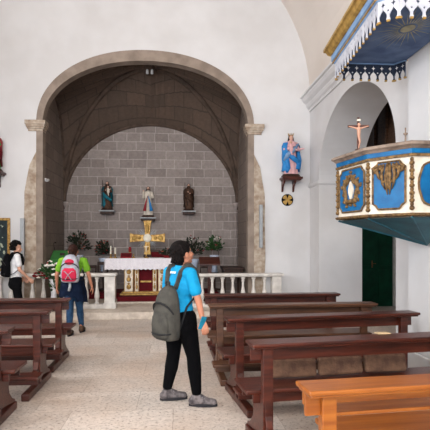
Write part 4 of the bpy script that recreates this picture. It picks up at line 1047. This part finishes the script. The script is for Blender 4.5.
def person(label, loc, rz, J, skin='skin', shirt='cyan', trousers='blackw', hairm='hair', shoes='shoe', gender=0, tight=1.0, hairstyle='short', headR=None, sleeve=.62, foot=None, seed=1, hs=1.0, curl=(.6,.6), palm=(None,None)):
    t = thing('person', label, 'person', loc, rz)
    b = MB(); S = J
    # --- one continuous body
    b.ell(S['pel'], (.145,.095,.11)); b.cap(S['pel'], S['wai'], .10, .095); b.ell(S['che'], (.135,.085,.15)); b.cap(S['wai'], S['che'], .095, .10)
    b.cap(S['shl']*.75+S['shr']*.25, S['shl'], .05, .045); b.cap(S['shr']*.75+S['shl']*.25, S['shr'], .05, .045)
    b.cap(S['che']+V(0,0,.10), S['nek'], .055, .047); b.cap(S['nek'], S['hed']-V(0,0,.05), .047, .045)
    for s in 'lr':
        b.cap(S['sh'+s], S['el'+s], .043, .034); b.cap(S['el'+s], S['wr'+s], .036, .022)
        b.cap(S['hi'+s], S['kn'+s], .078, .046); b.cap(S['kn'+s], S['kn'+s]*.62+S['an'+s]*.38, .045, .044); b.cap(S['kn'+s]*.62+S['an'+s]*.38, S['an'+s], .044, .03); b.ell(S['an'+s]-V(0,0,.02), .034)
        pn = palm[0] if s == 'l' else palm[1]
        hand(b, S['wr'+s], (S['wr'+s]-S['el'+s]), pn or V(1 if s == 'l' else -1,0,0), 1 if s == 'l' else -1, .95, curl[0] if s == 'l' else curl[1])
    R = headR or Matrix.Identity(3); head(b, S['hed'], R, hs)
    body = b.blend('body', skin, t, .0062, 3)
    eyes(S['hed'], R, hs, body)
    # --- shirt
    c = MB(); e = .014
    c.ell(S['che']+V(0,0,-.01), (.155,.110,.165)); c.cap(S['wai'], S['che'], .118, .115); c.ell(S['wai']-V(0,0,.03), (.135,.108,.12)); c.ell(S['pel']+V(0,0,.07), (.155,.118,.10))
    c.cap(S['shl'], S['shr'], .062, .062); c.cap(S['che']+V(0,0,.09), S['nek']-V(0,0,.012), .07, .058)
    if gender:
        for sx in (-1,1): c.ell(S['che']+V(sx*.06,.085,.0), (.058,.05,.056))
    for s in 'lr':
        c.cap(S['sh'+s], S['sh'+s].lerp(S['el'+s], sleeve), .060, .062, seg=16)
    sh = c.blend('shirt', shirt, t, .008, 4)
    # trousers
    p = MB(); p.ell(S['pel']+V(0,0,.0), (.160,.118,.115)); p.cap(S['hil'], S['hir'], .10)
    for s in 'lr':
        mid = S['kn'+s]*.62+S['an'+s]*.38
        p.cap(S['hi'+s], S['kn'+s], .098*tight, .060*tight); p.cap(S['kn'+s], mid, .060*tight, .060*tight); p.cap(mid, S['an'+s]+V(0,0,.055), .058*tight, .043*tight)
        p.ell(S['hi'+s]*.8+S['kn'+s]*.2+V(0,-.03,.0), (.095*tight,.10*tight,.12))
    p.blend('trousers', trousers, t, .008, 4)
    for s in 'lr':
        a = S['an'+s]; d = foot['lr'.index(s)] if foot else V(0,1,0); shoe(t, V(a.x, a.y, a.z-.085), d, shoes, 1.1)
    # hair
    h = MB(); r = random.Random(seed); c0 = S['hed']
    if hairstyle == 'short':
        h.ell(c0+R@V(0,-.020,.042)*hs, (.090*hs,.100*hs,.090*hs), R.to_euler()); h.ell(c0+R@V(0,-.055,-.03)*hs, (.070*hs,.052*hs,.074*hs), R.to_euler()); h.ell(c0+R@V(0,-.045,-.08)*hs, (.040*hs,.028*hs,.036*hs), R.to_euler())
        for k in range(120):
            a = r.uniform(0, 2*PI); el = r.uniform(-.55, 1.5)
            d = V(math.cos(a)*math.cos(el), math.sin(a)*math.cos(el), math.sin(el))
            if d.y > .35 and d.z < .55: continue
            if abs(d.x) > .75 and d.y > -.05 and d.z < .1: continue
            p0 = c0+R@V(d.x*.076, d.y*.088-.014, d.z*.088+.028)*hs
            tng = R@(V(r.uniform(-.5,.5), r.uniform(-.3,.6), -.8)+d*.5).normalized()
            h.cap(p0, p0+(tng+R@d*.35)*r.uniform(.03,.05)*hs, .016*hs, .006*hs, seg=6)
        h.blend('hair', hairm, t, .006, 1)
    elif hairstyle == 'curly':
        for k in range(110):
            a = r.uniform(0, 2*PI); el = r.uniform(-.75, 1.5)
            d = V(math.cos(a)*math.cos(el), math.sin(a)*math.cos(el), math.sin(el))
            if d.y > .25 and d.z < .5: continue
            h.ell(c0+R@V(d.x*.086, d.y*.10-.018, d.z*.10+.02)*hs, r.uniform(.018,.028)*hs, seg=7, rings=5)
        h.ell(c0+R@V(0,-.03,.03)*hs, (.085,.09,.088)); h.blend('hair', hairm, t, .007, 1)
    else:
        h.ell(c0+R@V(0,-.024,.03)*hs, (.084*hs,.098*hs,.092*hs), R.to_euler()); h.ell(c0+R@V(0,-.06,-.03)*hs, (.066*hs,.045*hs,.06*hs))
        h.ell(c0+R@V(0,-.115,.03)*hs, (.045*hs,.040*hs,.052*hs)); 
        for k in range(14):
            a = k*2*PI/14; h.cap(c0+R@V(.03*math.cos(a),-.125,.03+.035*math.sin(a))*hs, c0+R@V(.045*math.cos(a+.5),-.13,.03+.055*math.sin(a+.5))*hs, .009, .004, seg=6)
        h.cap(c0+R@V(-.05,-.05,-.05)*hs, c0+R@V(-.04,-.07,-.13)*hs, .018, .006); h.cap(c0+R@V(.04,-.06,-.05)*hs, c0+R@V(.03,-.08,-.12)*hs, .016, .006)
        h.blend('hair', hairm, t, .006, 1)
    return t

def backpack(label, loc, rz, w, h, dth, base, m, md, J, inner, pocket, style='plain', tilt=0):
    """local axes are the wearer's: y forward, bag hangs on the back at -y"""
    t = thing('backpack', label, 'backpack', loc, rz)
    bd = MB(); rings = []; N_ = 28
    prof_ = [(0,.72,.75),(.04,.92,.92),(.15,1,1),(.45,1.0,1.0),(.7,.9,.85),(.85,.74,.68),(.95,.5,.46),(1,.2,.2)]
    for z_, ws, ds in prof_:
        ring = []
        for k in range(N_):
            a = 2*PI*k/N_; ce, se = math.cos(a), math.sin(a)
            x_ = w/2*ws*math.copysign(abs(ce)**.6, ce); y_ = dth/2*ds*math.copysign(abs(se)**.7, se)
            ring.append(bd.bm.verts.new(base+V(x_, y_-dth/2*(1)-tilt*z_*0+(dth/2*(1-ds))*.6, z_*h)))
        rings.append(ring)
    for A, B in zip(rings, rings[1:]):
        for k in range(N_): bd._f([A[k],A[(k+1)%N_],B[(k+1)%N_],B[k]])
    bd._f(rings[0][::-1]); bd._f(rings[-1])
    o = bd.build('bag_body', m, t, smooth=True); sb_ = o.modifiers.new('s', 'SUBSURF'); sb_.levels = sb_.render_levels = 1
    pk = MB()
    pw_, ph = w*.8, h*.5
    for k in range(3): pass
    
    G_ = []
    for q_, (zz, s1) in enumerate(((.06,.7),(.10,.95),(.3,1),(.44,.9),(.52,.6))):
        G_.append([pk.bm.verts.new(base+V(math.copysign(abs(math.cos(2*PI*k/20))**.6, math.cos(2*PI*k/20))*pw_/2*s1, -dth*.90-math.copysign(abs(math.sin(2*PI*k/20))**.8, math.sin(2*PI*k/20))*dth*.2*s1, zz*h)) for k in range(20)])
    for A, B in zip(G_, G_[1:]):
        for k in range(20): pk._f([A[k],A[(k+1)%20],B[(k+1)%20],B[k]])
    pk._f(G_[0][::-1]); pk._f(G_[-1]); o2 = pk.build('front_pocket', pocket, t, smooth=True)
    zp = MB()
    P_ = []
    for k in range(17):
        a = PI*k/16; P_.append(base+V(-math.cos(a)*w*.46, -dth*(.66+.37*math.sin(a)), h*(.50+.20*math.sin(a))))
    zp.tube(P_, .009, 6); P_ = [base+V(-math.cos(PI*k/16)*w*.43, -dth*(.76+.40*math.sin(PI*k/16)), h*(.16-.02*math.sin(PI*k/16))) for k in range(17)]
    zp.build('zip', md, t); MB().tube(P_, .008, 6).build('zip', md, t)
    MB().tube([base+V(-.03,-dth*.4,h*.98),base+V(-.025,-dth*.4,h*1.06),base+V(.025,-dth*.4,h*1.06),base+V(.03,-dth*.4,h*.98)], .007, 6).build('haul_loop', md, t)
    for s, sg in (('l',-1),('r',1)):
        sh = J['sh'+s]; x_ = sg*abs(sh.x)*.62
        top_ = sh.z+.058
        P_ = [base+V(sg*w*.16,-.02,h*.93), V(x_*.7+base.x*.3,-.115+base.y*0,top_-.16), V(x_*.9,-.085,top_-.045), V(x_,-.045,top_+.0), V(x_*1.02,.02,top_+.008), V(x_*1.05,.085,top_-.035), V(x_*1.12,.115,top_-.12), V(x_*1.2,.10,top_-.22)]
        MB().tube(P_, .036, 10, flat=(1,.28)).build('shoulder_strap', inner, t, smooth=True)
        P2 = [V(x_*1.2,.10,top_-.22), V(sg*(abs(sh.x)*.98),.03,top_-.30), V(sg*(abs(sh.x)*.93),-.06,top_-.38), base+V(sg*w*.40,-dth*.3,h*.10)]
        MB().tube(P2, .012, 8, flat=(1,.35)).build('strap_webbing', md, t, smooth=True)
    return t

# --- woman in the bright blue shirt
fD = 4.93
c = atD(182, 404, fD+.02); rzb = -math.radians(48)+0
Rz = Matrix.Rotation(-rzb, 3, 'Z')   # world -> local
def loc_(w, o=c, R_=Rz):
    d = Vector((w.x-o.x, w.y-o.y, 0)); d = R_@d; return Vector((d.x, d.y, w.z))
def L_(px, py, D): return loc_(atD(px, py, D))
hipc = L_(180, 322, fD+.02); 
fa = L_(167.5, 400, fD+.10); fb = L_(196.5, 400, fD-.08); fa.z = fb.z = .085
J = dict(pel=V(hipc.x,hipc.y,.86), wai=V(hipc.x,hipc.y+.01,1.02), che=V(hipc.x,hipc.y+.0,1.175), nek=V(hipc.x,hipc.y+.0,1.34))
J['hed'] = L_(182.5, 258, fD+.02); J['hed'].z = 1.475
J['shl'] = V(hipc.x-.157,hipc.y-.005,1.285); J['shr'] = V(hipc.x+.157,hipc.y-.005,1.285)
J['hil'] = V(hipc.x-.078,hipc.y,.84); J['hir'] = V(hipc.x+.078,hipc.y,.84)
J['anl'] = fa; J['anr'] = fb
J['knl'] = J['hil'].lerp(J['anl'],.5)+V(0,.035,.01); J['knr'] = J['hir'].lerp(J['anr'],.5)+V(0,.035,.01)
J['elr'] = L_(198.5, 301, fD-.12); J['wrr'] = L_(203, 321, fD-.17)
J['ell'] = V(J['shl'].x-.05,J['shl'].y+.02,1.05); J['wrl'] = V(J['shl'].x-.03,J['shl'].y+.16,.88)
wd = (Rz@V(math.cos(math.radians(30)), math.sin(math.radians(30)), 0))
hr_ = math.atan2(-wd.x, wd.y)
HR = Matrix.Rotation(hr_, 3, 'Z') @ Matrix.Rotation(math.radians(14), 3, 'X')
toe1 = Rz@V(math.cos(math.radians(8)), math.sin(math.radians(8)),0); toe2 = Rz@V(math.cos(math.radians(-8)), math.sin(math.radians(-8)),0)
W = person('person with short dark hair, bright blue T-shirt and black leggings in the aisle', (c.x, c.y, 0), rzb, J, 'skin', 'cyan', 'blackw', 'hair', 'shoe', 1, 1.16, 'short', HR, .62, (toe1, toe2), 3, 1.06, (.5,1.0), (None, Rz@V(0,1,0)))
# small white marks printed below the collar
bk = MB()
for k in range(3): bk.plate((hipc.x-.02+.028*k, hipc.y-.108, 1.285), (1,0,0), (.35,0,1), [(0,0),(.018,0),(.018,.022),(0,.022)], .006)
bk.build('shirt_print', 'tshirt', W)
backpack('large dark grey backpack on the person in the blue shirt', (c.x, c.y, 0), rzb, .29, .53, .19, V(hipc.x+.015, hipc.y-.095, .645), 'bag', 'bagd', dict(shl=J['shl']-V(hipc.x,0,0), shr=J['shr']-V(hipc.x,0,0)) if abs(hipc.x) < .001 else dict(shl=J['shl'], shr=J['shr']), 'bag', 'bag')
ph = MB().box(-.033,.033,-.004,.004,-.062,.062).build('mobile_phone', 'phone', bevel=.004)
wv = atD(202.5, 323, fD-.20); ph.location = wv; ph.rotation_euler = (math.radians(10), math.radians(14), rzb+1.5)
tag(ph, 'teal mobile phone held in the hand of the person in blue', 'phone')

# --- woman in green seen from behind
gD = 8.55; c2 = atD(73, 334, gD)
def std(h=1.6, step=0.0, armsout=.0):
    k = h/1.6
    J = dict(pel=V(0,0,.85), wai=V(0,.005,1.02), che=V(0,0,1.19), nek=V(0,0,1.35), hed=V(0,.015,1.475), shl=V(-.175,0,1.30), shr=V(.175,0,1.30),
        hil=V(-.08,0,.83), hir=V(.08,0,.83), knl=V(-.085,.03+step*.5,.46), knr=V(.085,.03-step*.3,.46), anl=V(-.085,step,.085), anr=V(.085,-step,.085),
        ell=V(-.225,-.02,1.04), elr=V(.225,-.02,1.04), wrl=V(-.235,.09,.82), wrr=V(.235,.09,.82))
    return {a: b*k for a, b in J.items()}
J2 = std(1.55); J2['anl'] = V(-.03,-.12,.085); J2['knl'] = V(-.05,-.0,.45); J2['anr'] = V(.09,.22,.085); J2['knr'] = V(.08,.13,.46)
J2['shl'].x = -.19; J2['shr'].x = .19; J2['ell'] = V(-.27,-.02,1.03); J2['elr'] = V(.27,-.02,1.03); J2['wrl'] = V(-.29,.06,.82); J2['wrr'] = V(.31,.05,.82)
G = person('person in a lime green T-shirt and jeans, jacket tied round the waist', (c2.x, c2.y, 0), -.06, J2, 'skin', 'lime', 'jeans', 'hairb', 'brownshoe', 1, 1.03, 'bun', Matrix.Rotation(.1,3,'Z'), .6, (V(0,1,0), V(0,1,0)), 5, 1.0)
jk = MB()
def jring(z, rx, ry, ph_=0, amp=.0): return [V(rx*math.cos(2*PI*k/36)*(1+amp*math.sin(7*2*PI*k/36+z*9)), ry*math.sin(2*PI*k/36)*(1+amp*math.sin(7*2*PI*k/36+z*9))-.01, z) for k in range(36)]
rg = [jring(.99,.165,.135), jring(.95,.18,.15,amp=.02), jring(.85,.20,.165,amp=.03), jring(.74,.225,.18,amp=.05), jring(.67,.235,.18,amp=.08)]
rg[-1] = [p+V(0,0,(-.10 if p.x > .1 else .0)-.02*math.sin(p.x*30)) for p in rg[-1]]
inn = [[V(p.x*.94,p.y*.94,p.z) for p in r_] for r_ in rg]
for S_ in (rg, inn):
    for A, B in zip(S_, S_[1:]):
        for k in range(36): jk.mesh([A[k],A[(k+1)%36],B[(k+1)%36],B[k]], [(0,1,2,3)])
for k in range(36):
    jk.mesh([rg[0][k],rg[0][(k+1)%36],inn[0][(k+1)%36],inn[0][k]], [(0,1,2,3)]); jk.mesh([rg[-1][k],rg[-1][(k+1)%36],inn[-1][(k+1)%36],inn[-1][k]], [(0,1,2,3)])
jk.build('tied_jacket', 'navy', G, smooth=True)
bp_ = backpack('light grey backpack with raspberry pockets on the person in green', (c2.x, c2.y, 0), -.06, .31, .48, .17, V(0,-.10,.90), 'lgrey', 'bagd', J2, 'lgrey', 'pink')
MB().ell((0,-.222,1.245), (.085,.05,.055)).build('top_pocket', 'pink', bp_, smooth=True)
for sx in (-1,1): MB().tube([(sx*.15,-.17,1.06),(sx*.06,-.305,1.10),(0,-.312,1.04),(-sx*.05,-.305,.96)], .011, 6, flat=(1,.5)).build('compression_strap', 'lgrey', bp_)
MB().tube([(0,-.2,.90),(.01,-.23,.84),(-.01,-.22,.77)], .022, 8).build('hanging_strap', 'greyp', bp_, smooth=True)
# --- man in white at the left
mD = 9.75; c3 = atD(15.5, 405, mD)
J3 = std(1.6); J3['wrr'] = V(.22,.20,.88); J3['elr'] = V(.23,.03,1.05); J3['anl'] = V(-.09,.1,.085); J3['knl'] = V(-.09,.09,.46)
J3['wrl'] = V(-.22,.18,.86)
Mn = person('person with curly dark hair in a white T-shirt standing before the left balustrade', (c3.x, c3.y, 0), -math.radians(62), J3, 'skinb', 'tshirt', 'black', 'hair', 'shoe', 0, 1.1, 'curly', Matrix.Rotation(-.3,3,'Z') @ Matrix.Rotation(-.15,3,'X'), .6, None, 9, 1.03)
backpack('black backpack on the person in the white T-shirt', (c3.x, c3.y, 0), -math.radians(62), .28, .46, .15, V(0,-.10,.90), 'black', 'bagd', J3, 'black', 'black')

# =====================================================================
# LIGHT AND CAMERA
# =====================================================================
def area(name, loc, rot, sx, sy, e, col):
    l = bpy.data.lights.new(name, 'AREA'); l.shape = 'RECTANGLE'; l.size = sx; l.size_y = sy; l.energy = e; l.color = col
    o = bpy.data.objects.new(name, l); C.objects.link(o); o.location = loc; o.rotation_euler = rot; return o
area('daylight_doorway', (XC, -6.15, 1.9), (math.radians(90),0,0), 2.6, 3.4, 260, (.78,.89,1))
area('daylight_rear_window', (XC, -6.15, 5.9), (math.radians(84),0,0), 2.6, 2.2, 330, (1,.95,.88))
for i, (a, b) in enumerate(cuts):
    area('daylight_window_%d' % (i+1), (XL-.10, (a+b)/2, (wz0+wz1)/2), (0,math.radians(-90),0), wz1-wz0-.05, b-a-.05, 75, (.95,.97,1))
area('aisle_fill', (7.95, 3.0, 2.8), (0,math.radians(90),0), 1.4, 2.0, 60, (.9,.95,1))  # unseen fill light for the aisle; the wall behind it has no window
w = bpy.data.worlds.new('World'); sc.world = w; w.use_nodes = True
bg = w.node_tree.nodes['Background']; bg.inputs[0].default_value = (.75,.86,1,1); bg.inputs[1].default_value = 1.0
cam = bpy.data.cameras.new('camera'); co = bpy.data.objects.new('camera', cam); C.objects.link(co)
cam.sensor_width = 36; cam.lens = F/430*36; cam.shift_y = (HY-215)/430; cam.clip_end = 100
co.location = (0,0,H); co.rotation_euler = (PI/2,0,-T); sc.camera = co
sc.view_settings.view_transform = 'Standard'; sc.view_settings.look = 'None'; sc.view_settings.gamma = 1
sc.view_settings.use_curve_mapping = False; sc.view_settings.exposure = .93
